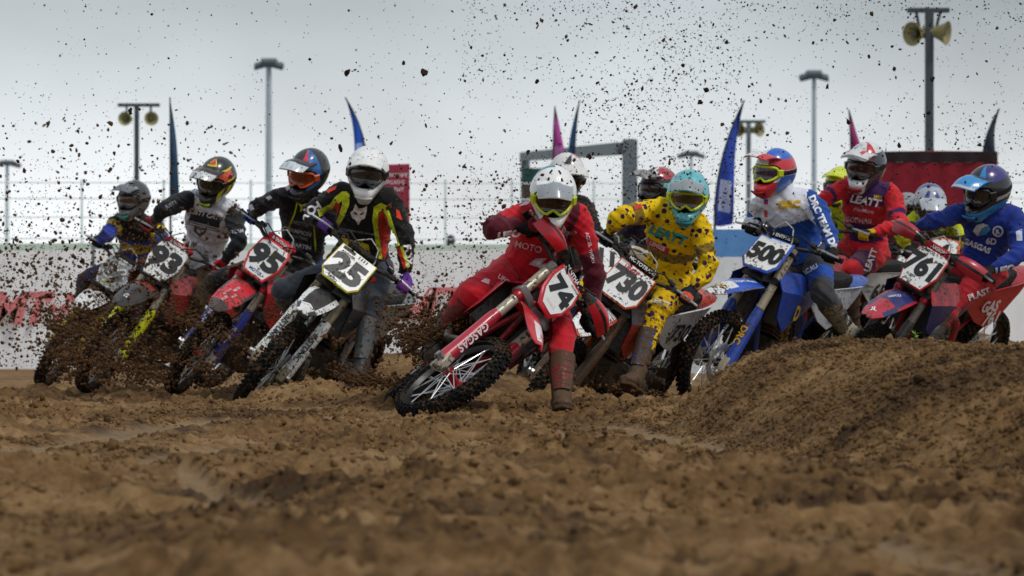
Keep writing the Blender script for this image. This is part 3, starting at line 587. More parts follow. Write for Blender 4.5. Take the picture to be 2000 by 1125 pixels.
def bike(cfg):
    x, y, z, yaw, pitch, lean, steer = cfg['pose']; yaw, pitch, lean, steer = R(yaw), R(pitch), R(lean), R(steer)
    fw = Vector((math.sin(yaw) * math.cos(pitch), -math.cos(yaw) * math.cos(pitch), math.sin(pitch))); l0 = Vector((math.cos(yaw), math.sin(yaw), 0)); u0 = fw.cross(l0)
    lv = math.cos(lean) * l0 - math.sin(lean) * u0; uv = math.cos(lean) * u0 + math.sin(lean) * l0
    B3 = Matrix((fw, lv, uv)).transposed(); B = Matrix.Translation((x, y, z)) @ B3.to_4x4()
    o = empty('motorcycle'); o.matrix_world = B; tag(o, cfg['label'], 'motorcycle', 'motocross bikes racing into the turn')
    c, s_ = math.cos(steer), math.sin(steer)
    def ST(q):                                    # steering frame (forward, left, up the fork) -> bike frame
        p, yy_, ss_ = q; return OS + PV * (p * c - yy_ * s_) + Vector((0, p * s_ + yy_ * c, 0)) + SV * ss_
    def sfr(org, u, v, n): o0 = ST(org); return (o0, ST(Vector(org) + Vector(u)) - o0, ST(Vector(org) + Vector(v)) - o0, ST(Vector(org) + Vector(n)) - o0)
    K = cfg; md = K.get('mud', .3); body = plastic(K['body'], md); body2 = plastic(K.get('body2', K['body']), md); fen = plastic(K.get('fender', K['body']), md * .9)
    rimc = mat(K.get('rim', '141516'), .4, md); hubc = mat(K.get('hub', '4a4b4d'), .4, md * .8, metal=.5)
    srot = Matrix.Rotation(steer, 3, SV)
    wheel(o, ST((.054, 0, 0)), srot, True, rimc, hubc, STEEL); wheel(o, Vector((-.74, 0, .335)), Matrix.Identity(3), False, rimc, hubc, STEEL)
    gm_ = plastic(K.get('guard', K['body']), K.get('gmud', md)); 
    for sd_ in (-1, 1):
        mb = MB(); yy_ = .105 * sd_; P = .022
        mb.tube([(P, yy_, .36), (P, yy_, .92)], .0305, 16); mb.tube([(P, yy_, .03), (P, yy_, .40)], .0245, 16)
        mb.lathe([(0, .034), (.03, .034), (.05, .0305)], ((P, yy_, .335), (0, 0, 1), (1, 0, 0)), 16)
        mb.prism([(-.035, -.05), (.05, -.05), (.06, .0), (.03, .075), (-.03, .075)], ((P + .01, yy_, .0), (1, 0, 0), (0, 0, 1), (0, sd_, 0)), .052, .008)
        f_ = build('fork_leg', mb, FORKT if not K.get('fork') else mat(K['fork'], .4, md), o, xf=ST)
        mb = MB(); G = []                         # plastic guard wrapped round the front of the slider
        for i, ss_ in enumerate((-.01, .06, .16, .28, .40, .455)):
            rr = (.045, .046, .042, .040, .040, .034)[i]; r_ = []
            for k in range(11):
                a = R(-112 + 224 * k / 10) ; r_.append((P + .004 + rr * math.cos(a), yy_ + rr * .95 * math.sin(a) + sd_ * .004, ss_))
            G.append(r_)
        mb.grid([list(reversed(r_)) for r_ in G]); mb.grid([[(P + (p[0] - P) * .9, yy_ + (p[1] - yy_) * .9, p[2]) for p in r_] for r_ in G]); fg = build('fork_guard', mb, gm_, f_, xf=ST)
        if K.get('gtext'):
            t_, tc_ = K['gtext']; V, F = text2d(t_, .04, .1); k = K.get('gts', .028)
            flat_print('lettering', ([(yv * -k * 0 + xv * k, yv * k) for xv, yv in V], F), sfr((P + .047, yy_ + sd_ * .004, .23), (0, 0, -1 if sd_ < 0 else -1), (0, 1 if True else -1, 0), (1, 0, 0)), mat(tc_, .5, md * .5), f_, .002)
        if K.get('clampring'):
            mb = MB(); mb.lathe([(0, .036), (.012, .039), (.03, .039), (.042, .036)], ((P, yy_, .60), (0, 0, 1), (1, 0, 0)), 16); build('fork_ring', mb, mat(K['clampring'], .3, md * .5, metal=.5), f_, xf=ST)
    mb = MB(); mb.tube([(.054, -.15, 0), (.054, .15, 0)], .013, 10); mb.lathe([(-.02, .022), (.02, .022)], ((.054, -.15, 0), (0, 1, 0), (1, 0, 0)), 6); build('axle', mb, ALU, o, xf=ST)
    mb = MB(); mb.prism([(-.03, -.14), (.06, -.14), (.06, -.06), (.03, 0), (.06, .06), (.06, .14), (-.03, .14), (-.05, 0)], ((0.0, 0, .66), (1, 0, 0), (0, 1, 0), (0, 0, 1)), .045, .008)
    mb.prism([(-.03, -.14), (.055, -.14), (.055, -.06), (.03, 0), (.055, .06), (.055, .14), (-.03, .14), (-.05, 0)], ((0.0, 0, .875), (1, 0, 0), (0, 1, 0), (0, 0, 1)), .03, .006)
    mb.tube([(0, 0, .62), (0, 0, .90)], .022, 10); build('triple_clamp', mb, mat(K.get('clamp', '2a2a2c'), .4, md * .6, metal=.4), o, xf=ST)
    # front fender: arched blade, sharp edges
    path = ((.02, .595, .075, .01), (.10, .600, .098, .016), (.20, .548, .105, .024), (.31, .468, .098, .03), (.42, .375, .078, .028), (.49, .312, .046, .018), (.515, .288, .02, .006))
    G = []; lo = []
    for p, ss_, hw_, dr in path:
        r_ = []
        for k in range(13):
            u = -1 + 2 * k / 12; a = abs(u); prof_ = -dr * (a ** 2.4) + .009 * max(0, 1 - a / .45); r_.append((p - prof_ * -.45 * 0 + prof_ * .55, hw_ * u, ss_ + prof_ * .84))
        G.append(r_); lo.append([(q[0] - .004, q[1] * .97, q[2] - .006) for q in r_])
    mb = MB(); mb.grid(G); a0 = len(mb.v); mb.grid([list(reversed(r_)) for r_ in lo])
    nb = 13; idx = lambda i, j, low: (a0 + i * nb + (nb - 1 - j)) if low else i * nb + j
    loop = [(i, 0) for i in range(len(G))] + [(len(G) - 1, j) for j in range(1, nb)] + [(i, nb - 1) for i in range(len(G) - 2, -1, -1)]
    for (i, j), (i2, j2) in zip(loop[:-1], loop[1:]): mb.f.append((idx(i, j, 0), idx(i, j, 1), idx(i2, j2, 1), idx(i2, j2, 0))); mb.m.append(0)
    fms = [fen, plastic(K.get('fender2', K.get('fender', K['body'])), md * .9)]
    zone = K.get('fzone')
    if zone:
        for q, f in enumerate(mb.f):
            cc = [sum(mb.v[i][k] for i in f) / len(f) for k in range(3)]
            if zone(cc[0], cc[1]): mb.m[q] = 1
    fo = build('fender', mb, fms, o, 35, xf=ST)
    fb = BVHTree.FromPolygons([B @ Vector(v.co) for v in fo.data.vertices], [tuple(p.vertices) for p in fo.data.polygons])
    if K.get('ftext'):
        for (t_, p, yy_, h, ang, col) in K['ftext']:
            # lettering laid along the blade
            V, F = text2d(t_, .04); V, F = refine([(a * h, b * h) for a, b in V], F, .015); ca_, sa_ = math.cos(R(ang)), math.sin(R(ang)); P = []
            for a, b in V:
                u, v = a * ca_ - b * sa_, a * sa_ + b * ca_; pp = p - v; ys = yy_ + u
                s0 = np.interp(pp, [q[0] for q in path], [q[1] for q in path]); q3 = B @ ST((pp + .10, ys, s0 + .17)); d3 = (B @ ST((pp - .10, ys, s0 - .17)) - q3).normalized(); h_ = fb.ray_cast(q3, d3)
                P.append((B.inverted() @ (h_[0] - d3 * .003)) if h_[0] is not None else None)
            F = [f for f in F if all(P[i] is not None for i in f)]
            if F: mb = MB(); us = sorted({i for f in F for i in f}); ix = {i: k for k, i in enumerate(us)}; mb.add([P[i] for i in us], [tuple(ix[i] for i in f) for f in F]); build('lettering', mb, mat(col, .5, md * .6), fo, 0)
    # number plate
    ps_ = K.get('pscale', 1.17); pp = [(a * ps_, b * ps_) for a, b in PLATES[K.get('pshape', 'hex')]]; n3 = Vector((.97, 0, .24)).normalized(); v3 = Vector((-.24, 0, .97)).normalized(); po = Vector((.115, 0, .80))
    mb = MB(); mb.prism(pp, (po, (0, 1, 0), v3, n3), .02, .006); mb.box(po - n3 * .03, (.05, .09, .12)); pl_ = build('number_plate', mb, plastic(K.get('pborder', K['body']), md * .7), o, xf=ST)
    ins = K.get('pinset', .86); poly = [(a * ins, b * ins) for a, b in pp]
    flat_print('number_field', poly2d(poly), sfr(po, (0, 1, 0), v3, n3), plastic(K.get('pfield', 'eeeeec'), md * .55), pl_, .0115)
    V, F = text2d(K['num'], .075, 0, .97); h = K.get('nh', .105) * ps_ * 1.12; sx = K.get('nsx', 1.0); nx, ny = K.get('noff', (0, .012))
    flat_print('number', ([(a * h * sx + nx, b * h + ny) for a, b in V], F), sfr(po, (0, 1, 0), v3, n3), mat(K.get('ncol', '101012'), .45, md * .4), pl_, .0145)
    for t_, a_, b_, h_, col, bd in K.get('ptext', ()):
        V, F = text2d(t_, bd); flat_print('lettering', ([((p * h_ + a_) * ps_, (q * h_ + b_) * ps_) for p, q in V], F), sfr(po, (0, 1, 0), v3, n3), mat(col, .5, md * .6), pl_, .0135)
    for pts, col in K.get('pshapes', ()): flat_print('emblem', poly2d([(a * ps_, b * ps_) for a, b in pts]), sfr(po, (0, 1, 0), v3, n3), mat(col, .5, md * .7), pl_, .0125)
    # bars
    bar = [(-.085, -.40, .995), (-.062, -.27, .985), (-.03, -.20, .972), (.02, -.12, .935), (.028, -.08, .925), (.028, .08, .925), (.02, .12, .935), (-.03, .20, .972), (-.062, .27, .985), (-.085, .40, .995)]
    mb = MB(); mb.tube(bar, .0135, 10); mb.box((.02, 0, .905), (.05, .07, .05)); hb = build('handlebar', mb, mat(K.get('bar', '1d1e20'), .4, md * .6), o, xf=ST)
    mb = MB(); mb.tube([(.03, -.115, .965), (.03, -.10, .968), (.03, .10, .968), (.03, .115, .965)], [(.018, .014), (.034, .03), (.034, .03), (.018, .014)], 12); bp_ = build('bar_pad', mb, mat(K.get('pad', '1a1a1c'), .6, md * .6), o, xf=ST)
    if K.get('padtext'): V, F = text2d(K['padtext'][0], .04); flat_print('lettering', ([(a * .024, b * .024) for a, b in V], F), sfr((.064, 0, .968), (0, 1, 0), (0, 0, 1), (1, 0, 0)), mat(K['padtext'][1], .5), bp_, .003)
    for sd_ in (-1, 1):
        e_ = Vector((-.085, .405 * sd_, .9955)); i_ = Vector((-.062, .27 * sd_, .985)); mb = MB()
        mb.tube([i_.lerp(e_, t) for t in (-.06, 0, .02, .5, .96, 1.02)], [.02, .026, .0175, .0165, .0175, .022], 12); build('grip', mb, GRIP, o, xf=ST)
        mb = MB(); mb.tube([(-.03, .245 * sd_, .985), (.01, .26 * sd_, .985), (.022, .30 * sd_, .982), (.0, .41 * sd_, .978), (.0, .425 * sd_, .978)], [.009, .007, (.006, .0085), (.006, .0085), .008], 8); build('lever', mb, ALU, o, xf=ST)
        mb = MB(); mb.box((-.035, .225 * sd_, .985), (.045, .055, .04)); mb.box((-.01, .20 * sd_, 1.005), (.035, .05, .03)); build('lever_perch', mb, BLK, o, xf=ST)
        if K.get('handguard'):
            hc = K['handguard']; G = []
            for i in range(9):
                t = i / 8; yy_ = (.11 + .265 * t) * sd_; pp_ = .075 + .035 * math.sin(t * math.pi) - .03 * t ** 3; hh = .018 + .030 * math.sin(min(1, t * 1.15) * math.pi * .62) * (1 if t < .9 else .8)
                G.append([(pp_ + .03 * (1 - (2 * k / 6 - 1) ** 2), yy_, .975 + hh * (2 * k / 6 - 1) * (1 if k > 3 else 1.35)) for k in range(7)])
            if sd_ < 0: G = [list(reversed(r_)) for r_ in G]
            mb = MB(); mb.grid(G, 0); mb.grid([[(p[0] - .008, p[1], p[2]) for p in reversed(r_)] for r_ in G], 1)
            for q in range(len(mb.f)):
                row = q // 6 % 8
                if row < 2 or (q % 6) in (2,): mb.m[q] = 1
            hg = build('handguard', mb, [plastic(hc, md * .5), BLK], o, 50, xf=ST)
            mb = MB(); mb.tube([(-.03, .16 * sd_, .97), (.06, .18 * sd_, .975), (.095, .28 * sd_, .975)], .011, 8); build('mount', mb, BLK, hg, xf=ST)
    for k in range(3):
        sd_ = (-1, 1, -1)[k]; mb = MB(); mb.tube([(-.02, .22 * sd_, .99), (.09 + .02 * k, .15 * sd_, 1.02 - .02 * k), (.10, .05 * sd_, .98 - .03 * k), (.05, .02 * sd_, .88), (.0, .03 * sd_, .78)], .0055, 6); build('cable', mb, CABLE, o, xf=ST)
    if K.get('loop', True):
        mb = MB(); mb.tube([(.0, -.10, .95), (.07, -.085, 1.0), (.10, -.01, 1.06), (.10, .07, 1.03), (.09, .105, .95), (.07, .10, .86), (.03, .11, .74)], .005, 6); build('brake_hose', mb, mat('b9b6ab', .4, .2), o, xf=ST)
    # ---- main frame and bodywork
    FR = mat(K.get('frame', '2b2b2d'), .45, md + .15, metal=.3); mb = MB()
    hd = Vector((.355, 0, .985)); pv = Vector((-.13, 0, .43))
    mb.tube([hd - SV * .1, hd + SV * .1], .033, 12)
    for sd_ in (-1, 1):
        mb.tube([hd + Vector((-.02, .03 * sd_, 0)), (.12, .10 * sd_, .86), (-.10, .12 * sd_, .66), (-.14, .115 * sd_, .40)], [(.018, .036)] * 4, 8)
        mb.tube([hd - SV * .08, (.36, .05 * sd_, .62), (.30, .08 * sd_, .33), (.20, .09 * sd_, .27), (-.10, .10 * sd_, .30), (-.14, .10 * sd_, .42)], .017, 8)
        mb.tube([(-.02, .09 * sd_, .84), (-.45, .07 * sd_, .88), (-.80, .06 * sd_, .91)], .013, 8); mb.tube([(-.14, .09 * sd_, .56), (-.62, .07 * sd_, .86)], .012, 8)
    build('frame', mb, FR, o)
    mb = MB(); mb.box((.05, 0, .40), (.36, .22, .22), Matrix.Rotation(R(-8), 3, 'Y'), .04); mb.lathe([(-.17, .05), (-.155, .075), (-.13, .08), (.13, .085), (.15, .08), (.16, .05)], ((-.02, 0, .40), (0, 1, 0), (1, 0, 0)), 20); mb.lathe([(-.15, .05), (-.13, .065), (.13, .065), (.15, .05)], ((.13, 0, .37), (0, 1, 0), (1, 0, 0)), 18)
    for k in range(6): mb.box((.11 + .012 * k, 0, .54 + .028 * k), (.16, .17, .016), Matrix.Rotation(R(-20), 3, 'Y'), .004)
    mb.box((.19, 0, .75), (.18, .15, .11), Matrix.Rotation(R(-20), 3, 'Y'), .03); build('engine', mb, mat('35342f', .5, md + .25, metal=.5), o)
    mb = MB(); mb.prism([(.40, .24), (.44, .42), (.42, .44), (.36, .27), (-.08, .22), (-.08, .20), (.30, .20)], ((0, 0, 0), (1, 0, 0), (0, 0, 1), (0, 1, 0)), .18, .02); build('skid_plate', mb, mat(K.get('skid', '1b1b1c'), .5, md + .2), o)
    for sd_ in (-1, 1):
        mb = MB(); mb.box((.30, .12 * sd_, .78), (.05, .11, .28), Matrix.Rotation(R(-14), 3, 'Y'), .008); ra = build('radiator', mb, mat('4b4c4c', .5, md, metal=.5), o)
        # shroud: three folded facets
        A = [(.40, .09, 1.00), (.12, .12, 1.0), (-.08, .13, .93), (-.15, .125, .86)]; Bq = [(.47, .20, .90), (.22, .205, .88), (.0, .165, .83), (-.14, .14, .80)]; Cq = [(.43, .195, .72), (.30, .20, .62), (.12, .165, .68), (-.05, .14, .73)]
        rows = [[Vector((a, b * sd_, d)) for a, b, d in q] for q in (A, Bq, Cq)]
        if sd_ > 0: rows = [list(reversed(r_)) for r_ in rows]
        mb = MB(); mb.grid(rows, 0); mb.grid([[p - Vector((0, .008 * sd_, 0)) for p in reversed(r_)] for r_ in rows], 0)
        for q in range(len(mb.f)):
            if (q % 6) // 3 == 1: mb.m[q] = 1
        sh = build('shroud', mb, [body, body2], o, 25)
        if K.get('stext'):
            t_, col, k = K['stext']; V, F = text2d(t_, .05, .15); u = (rows[1][0] - rows[1][-1]).normalized() * (1 if sd_ < 0 else -1)
            ctr = (rows[1][1] + rows[1][2] + rows[2][1] + rows[2][2]) / 4; fu = Vector((1, .15 * sd_, .12)).normalized() * (-1 if sd_ > 0 else 1); nn = Vector((.1, sd_, .1)).normalized(); vv = nn.cross(fu).normalized()
            flat_print('lettering', ([(a * k, b * k) for a, b in V], F), (ctr, fu, vv, nn), mat(col, .5, md * .6), sh, .012)
    mb = MB(); mb.rings([[Vector((px_, hw_ * math.cos(a), zc + hz * math.sin(a))) for a in [2 * math.pi * j / 14 for j in range(14)]] for px_, hw_, zc, hz in ((.40, .05, .98, .04), (.34, .09, .97, .07), (.2, .115, .93, .10), (.0, .12, .88, .10), (-.15, .10, .84, .09))]); build('fuel_tank', mb, plastic(K.get('tank', '1c1c1e'), md * .6), o)
    mb = MB(); mb.lathe([(-.02, .035), (.012, .035), (.022, .026)], ((.16, 0, 1.035), (-.15, 0, 1), (1, 0, .15)), 14); build('tank_cap', mb, BLK, o)
    mb = MB(); rs = []
    for px_, hw_, zt_, zb_ in ((.16, .045, 1.015, .95), (.10, .07, 1.02, .93), (-.1, .085, .985, .90), (-.3, .105, .965, .885), (-.5, .11, .97, .89), (-.68, .095, .985, .91), (-.78, .06, .985, .935)):
        rs.append([Vector((px_, hw_ * a, zb_ + (zt_ - zb_) * b)) for a, b in ((-1, 0), (-1.02, .5), (-.85, .9), (-.4, 1), (.4, 1), (.85, .9), (1.02, .5), (1, 0))])
    mb.rings(rs); build('seat', mb, mat(K.get('seat', '1b1b1d'), .8, md * .7, bump=.2), o, 50)
    for sd_ in (-1, 1):
        q = [(-.12, .80), (-.22, .895), (-.72, .925), (-.86, .93), (-.80, .86), (-.72, .80), (-.58, .68), (-.44, .625), (-.28, .68)]; off = lambda a: .115 + .035 * math.sin((a + .86) * 3.6)
        mb = MB(); V = [(a, off(a) * sd_, b) for a, b in q] + [(a, (off(a) - .012) * sd_, b) for a, b in q]; n_ = len(q)
        F = [tuple(range(n_)) if sd_ < 0 else tuple(reversed(range(n_))), tuple(range(2 * n_ - 1, n_ - 1, -1)) if sd_ < 0 else tuple(range(n_, 2 * n_))] + [((i + 1) % n_, i, i + n_, (i + 1) % n_ + n_) if sd_ < 0 else (i, (i + 1) % n_, (i + 1) % n_ + n_, i + n_) for i in range(n_)]
        mb.add(V, F); sp_ = build('side_panel', mb, plastic(K.get('panel', K['body']), md * .55), o, 30)
        fu = Vector((-1 if sd_ > 0 else 1, 0, -.03)).normalized(); nn = Vector((0, sd_, 0)); vv = nn.cross(fu)
        for t_, a_, b_, h_, col in K.get('paneltext', ()):
            V, F = text2d(t_, .05, .12); flat_print('lettering', ([(p * h_, r_ * h_) for p, r_ in V], F), (Vector((a_, .152 * sd_, b_)), fu, vv, nn), mat(col, .5, md * .6), sp_, .004)
    mb = MB(); G = []; lo = []
    for px_, hw_, zz, dr in ((-.60, .10, .945, .07), (-.74, .10, .955, .055), (-.86, .095, .965, .04), (-.96, .085, .975, .03), (-1.02, .06, .975, .015)):
        G.append([(px_, hw_ * (k / 5 - 1), zz - dr * abs(k / 5 - 1) ** 2.2) for k in range(11)]); lo.append([(p[0], p[1] * .95, p[2] - .008) for p in G[-1]])
    mb.grid([list(reversed(r_)) for r_ in G]); mb.grid(lo); rf = build('rear_fender', mb, [plastic(K.get('tail', K['body']), md)], o)
    mb = MB()
    for sd_ in (-1, 1): mb.tube([(-.10, .10 * sd_, .43), (-.35, .115 * sd_, .40), (-.60, .10 * sd_, .36), (-.78, .10 * sd_, .335)], [(.022, .045), (.018, .045), (.016, .035), (.014, .024)], 10)
    mb.tube([(-.30, -.11, .41), (-.30, .11, .41)], .03, 8); mb.tube([(-.74, -.14, .335), (-.74, .14, .335)], .013, 8); build('swingarm', mb, mat('8c8d8d', .45, md + .2, metal=.6), o)
    mb = MB(); mb.tube([(.26, -.04, .70), (.36, -.06, .55), (.33, -.15, .47), (.10, -.17, .52), (-.15, -.15, .66), (-.32, -.14, .74)], .024, 10); mb.tube([(-.30, -.14, .73), (-.36, -.145, .75), (-.74, -.15, .90), (-.80, -.15, .92)], [.03, .055, .05, .03], 14); build('exhaust', mb, mat('6a645c', .4, md, metal=.8), o)
    mb = MB(); mb.tube([(-.12, 0, .46), (-.05, 0, .80)], .035, 12)
    for k in range(7): mb.lathe([(0, .05), (.014, .055), (.028, .05)], ((-.115 + .009 * k, 0, .50 + .042 * k), (.2, 0, .98), (.98, 0, -.2)), 14)
    build('shock', mb, mat('b0892f', .5, md), o)
    mb = MB(); mb.lathe([(-.004, .03), (-.004, .095), (.004, .095), (.004, .03)], ((-.74, .075, .335), (0, 1, 0), (1, 0, 0)), 40); 
    for zz, z2 in ((.425, .455), (.245, .345)): mb.tube([(-.74, .075, zz), (-.10, .075, z2)], (.007, .011), 6)
    build('chain', mb, mat('3a372f', .5, md, metal=.6), o)
    for sd_ in (-1, 1):
        mb = MB(); mb.box((-.08, .175 * sd_, .375), (.055, .11, .022)); mb.tube([(-.08, .10 * sd_, .40), (-.08, .14 * sd_, .375)], .015, 8)
        for k in range(5): mb.box((-.08, (.135 + .02 * k) * sd_, .39), (.05, .006, .012), None, .002)
        build('footpeg', mb, ALU, o)
    cfg['M'] = B; cfg['ST'] = ST; cfg['obj'] = o
    cfg['grip'] = {sd_: (B @ ST((-.071, .325 * sd_, .9895)), (B3 @ (ST((-.085, .405 * sd_, .9955)) - ST((-.062, .27 * sd_, .985)))).normalized(), (B3 @ (ST((1, 0, 0)) - ST((0, 0, 0)))).normalized(), (B3 @ (ST((0, 0, 1)) - ST((0, 0, 0)))).normalized()) for sd_ in (-1, 1)}
    cfg['peg'] = {sd_: B @ Vector((-.08, .18 * sd_, .39)) for sd_ in (-1, 1)}; cfg['fwd'] = fw; cfg['seatpt'] = B @ Vector((-.2, 0, .97))
    return o
BIKES = {}
def B_(key, **k): BIKES[key] = k; bike(k)
W_, K_ = 'f0f0ee', '141416'
RD = 'c8192b'
B_('74', pose=(-.647, 21.073, -.002, 4.5, -.5, 51.1, 17.3), label='red motorcycle number 74 leaning hard in front of all the others', num='74', body=RD, body2=RD, fender=RD, guard='b8233a', gtext=('GASGAS', 'f0dfe2'), gts=.045,
   clampring='a3202c', hub='b3202c', pborder=RD, pinset=.84, pshape='tall', nh=.095, nsx=1.0, handguard=RD, frame='a51a28', seat='1b1b1d', panel=RD, tail=RD, mud=.2, gmud=.12, skid='17181a', pad='1a1a1c', padtext=('RENTHAL', W_), clamp='8f9092', loop=False,
   ptext=(('MXLEADER', -.035, .112, .013, 'f3c9cf', .02), ('МАЙОРОВ', .055, .092, .011, K_, .03), ('GASGAS', 0, -.09, .013, 'f6dfe2', .02)), ftext=(('GG', .44, 0, .022, 90, 'c8192b'),), fzone=lambda p, y: .36 < p < .47 and abs(y) < .05 - (p - .36) * .25, fender2='f1e6e8', paneltext=(('74', -.5, .77, .11, W_),))
B_('25', pose=(-1.494, 25.205, -.096, -18.3, 1.4, 32.5, 10.9), label='white and dark grey motorcycle number 25 with yellow trim', num='25', body='2c3036', body2='3a3e44', fender='2b2e33', guard='dfe0dc', gtext=('INSTUNIC', K_), gts=.036, fork='8a7d63',
   pborder='d8cf2a', pinset=.95, pshape='wide', nh=.125, nsx=1.12, panel='8a8f94', tail='777c81', seat='4a4d51', frame='c3c5c6', mud=.38, rim='19191a', noff=(0, -.01),
   fzone=lambda p, y: abs(y) > .062 or p > .45, fender2='eeeeec', pshapes=(([(-.10, .085), (-.02, .085), (-.02, .105), (-.10, .105)], K_), ([(.005, .085), (.012, .085), (.012, .105), (.005, .105)], K_), ([(.022, .085), (.029, .085), (.029, .105), (.022, .105)], K_), ([(.039, .085), (.046, .085), (.046, .105), (.039, .105)], K_), ([(.056, .085), (.063, .085), (.063, .105), (.056, .105)], K_)), ptext=(('ANSWER', -.05, .07, .016, K_, .04), ('HUSQ', -.03, -.11, .016, K_, .03)), stext=('HRT', W_, .05), tank='3a3e44')
B_('95', pose=(-1.874, 27.507, -.035, -38.2, -.2, 27.1, 23.0), label='red motorcycle number 95 with blue fork guards', num='95', body='d52a38', fender='d92b39', guard='2d3b9b', gtext=('SHOWA', 'd6d8ee'), clampring='b2262e', pborder='d52a38', pinset=.88, nh=.12, nsx=1.12, pad='d52a38', padtext=('RENTHAL', W_), panel='d52a38', tail='d52a38', hub='b32c35', mud=.42,
   fzone=lambda p, y: p > .44 or abs(y) > .088, fender2='4c4046', ftext=(('MEFO', .27, .0, .02, 90, 'f3d3d6'), ('RENTHAL', .33, -.03, .013, 90, 'f3d3d6'), ('PROX', .33, .03, .013, 90, 'f3d3d6'), ('D.I.D', .40, 0, .018, 90, 'f3d3d6')), ptext=(('ТЕХНИК', -.02, .093, .014, K_, .02), ('MOTUL', .0, -.095, .02, '2d3b9b', .04)), handguard=None, stext=('HONDA', W_, .045))
B_('93', pose=(-2.764, 29.144, -.048, -30.6, -.9, 24.9, 14.4), label='motorcycle number 93 with neon yellow fork guards and red bar pad', num='93', body='b32330', fender='2f3237', guard='d9e019', gmud=.3, pborder='eeeeec', pinset=.97, nh=.125, nsx=1.15, pad='d2222f', padtext=('RENTHAL', W_), panel='b32330', tail='26282b', mud=.55, fzone=lambda p, y: p < .24 and abs(y) < .06, fender2='cc2533', ftext=(('G', .41, 0, .04, 20, W_),), ptext=(('СУМИН', -.02, .1, .015, K_, .03),))
B_('86', pose=(-3.743, 32.539, -.051, -12.6, -2.5, 30.5, 2.5), label='white and grey motorcycle number 86 at the far left', num='86', body='d9dbdb', fender='e8e9e8', guard='c9b21b', pborder='d5d8d8', pfield='6a6f72', ncol='2d3134', pinset=.92, nh=.092, nsx=1.05, noff=(0, .0), panel='d9dbdb', tail='d9dbdb', mud=.55, fork='5a5448', ptext=(('86', 0, .0, .103, 'eceded', .13), ('HUSQ', -.01, -.10, .018, 'd8cf2a', .05), ('KOV', 0, .09, .016, 'e8e8e8', .02)))
B_('730', pose=(.418, 25.037, -.178, -27.6, -1.9, 31.8, 10.6), label='mud caked white and orange motorcycle number 730', num='730', body='22263f', body2='c23a26', fender='f2f2f0', guard='5c3f2b', gmud=.7, fork='6d5138', pborder='e2572b', pinset=.94, pshape='wide', nh=.112, nsx=.86, pad='18181a', padtext=('MOTOTRANS', W_), panel='e9e9e8', tail='d8433a', paneltext=(('730', -.46, .77, .125, K_),), frame='c65a26', mud=.48, fzone=lambda p, y: abs(y) > .085 or p > .46, fender2='d4523c',
   ptext=(('LENIZE', -.03, .085, .02, 'c8192b', .08),), ftext=(('ЛАДОГА', .26, .045, .03, 60, '22252a'),))
B_('500', pose=(1.594, 25.818, -.106, -31.5, .8, 19.9, -5.8), label='blue motorcycle number 500 behind the dirt mound', num='500', body='2350b8', body2='1f47a8', fender='2a5bc8', guard='2148ad', gtext=('DRC', 'e3b21c'), gts=.05, pborder='2a5bc8', pinset=.9, pshape='wide', nh=.10, nsx=.95, noff=(0, .0), pad='17181a', padtext=('RENTHAL', 'e7e7e7'), panel='dfe3ea', tail='2a55b8', stext=('D', 'e3c21c', .10), mud=.34, hub='2d2d30', frame='23479c', fork='a59a85',
   fzone=lambda p, y: p > .36 and abs(y) < .07 or abs(y) > .095, fender2='e3e6ea', ptext=(('POLISPORT', 0, .095, .018, 'd5def5', .02),), ftext=(('СПОРТ-МАКС', .22, .03, .02, 80, W_), ('DRC', .42, 0, .035, 40, 'd9b21c')), paneltext=(('53', -.45, .74, .08, '2148ad'),))
B_('65', pose=(2.19, 28.37, .016, -40.2, 3.0, 15.2, -9.1), label='red motorcycle number 65 half hidden behind the blue one', num='65', body='b81f2c', fender='c8192b', guard='b81f2c', panel='b9bbbb', paneltext=(('65', -.365, .765, .12, K_), ('Motorex', -.235, .80, .02, '4d4e50'), ('NIKI', -.235, .76, .02, '4d4e50')), tail='b9bbbb', mud=.35, pborder=RD, frame='a51a28')
B_('761', pose=(2.692, 26.563, -.083, -39, -4.5, 27.4, 5.8), label='red and navy motorcycle number 761 at the right edge', num='761', body='b31c2c', body2='28306e', fender='2b326f', guard='2a2b30', pborder=RD, pinset=.93, nh=.115, nsx=.88, handguard='b32434', pad='b3202e', padtext=('AXSION', W_), panel='b01c2b', tail='b01c2b', mud=.33, frame='b01c2b', fork='6f6a62', clampring='a3202c',
   fzone=lambda p, y: p > .36 or p < .13 or abs(y) > .092, fender2='b9253a', ftext=(('JL', .44, 0, .035, 30, W_), ('GEICO', .24, -.01, .022, 60, 'dfe1f0')), ptext=(('РАУТОВ', -.04, .105, .017, K_, .03), ('Barsky', .06, .07, .014, K_, .02), ('SUPER', -.03, -.075, .016, K_, .02), ('RACE', -.03, -.105, .016, K_, .02)), paneltext=(('GAS', -.40, .80, .085, 'd6cfd0'), ('761', -.48, .70, .10, 'd6cfd0')))
B_('A', pose=(.25, 28.4, -.1, 12, 0, 18, 8), label='dark motorcycle hidden behind the leading red one', num='11', body='8f1f2a', fender='8f1f2a', guard='1a1a1a', mud=.6, handguard='b9a98c', panel='1b1b1d')
B_('B', pose=(.80, 29.4, -.15, -12, 0, 15, 0), label='muddy motorcycle hidden behind the yellow rider', num='17', body='6b3a22', fender='6b3a22', guard='1a1a1a', mud=.7)
B_('C', pose=(3.45, 31.5, -.05, -20, 0, 10, 0), label='motorcycle with orange fender under the hi-vis yellow rider', num='4', body='e8622a', fender='e8622a', guard='d8c81a', mud=.4, handguard='e8622a')
B_('D', pose=(2.95, 32.6, -.1, -20, 0, 8, 0), label='motorcycle hidden behind the red and purple rider', num='8', body='33363a', fender='c9d21c', guard='1a1a1a', mud=.5)
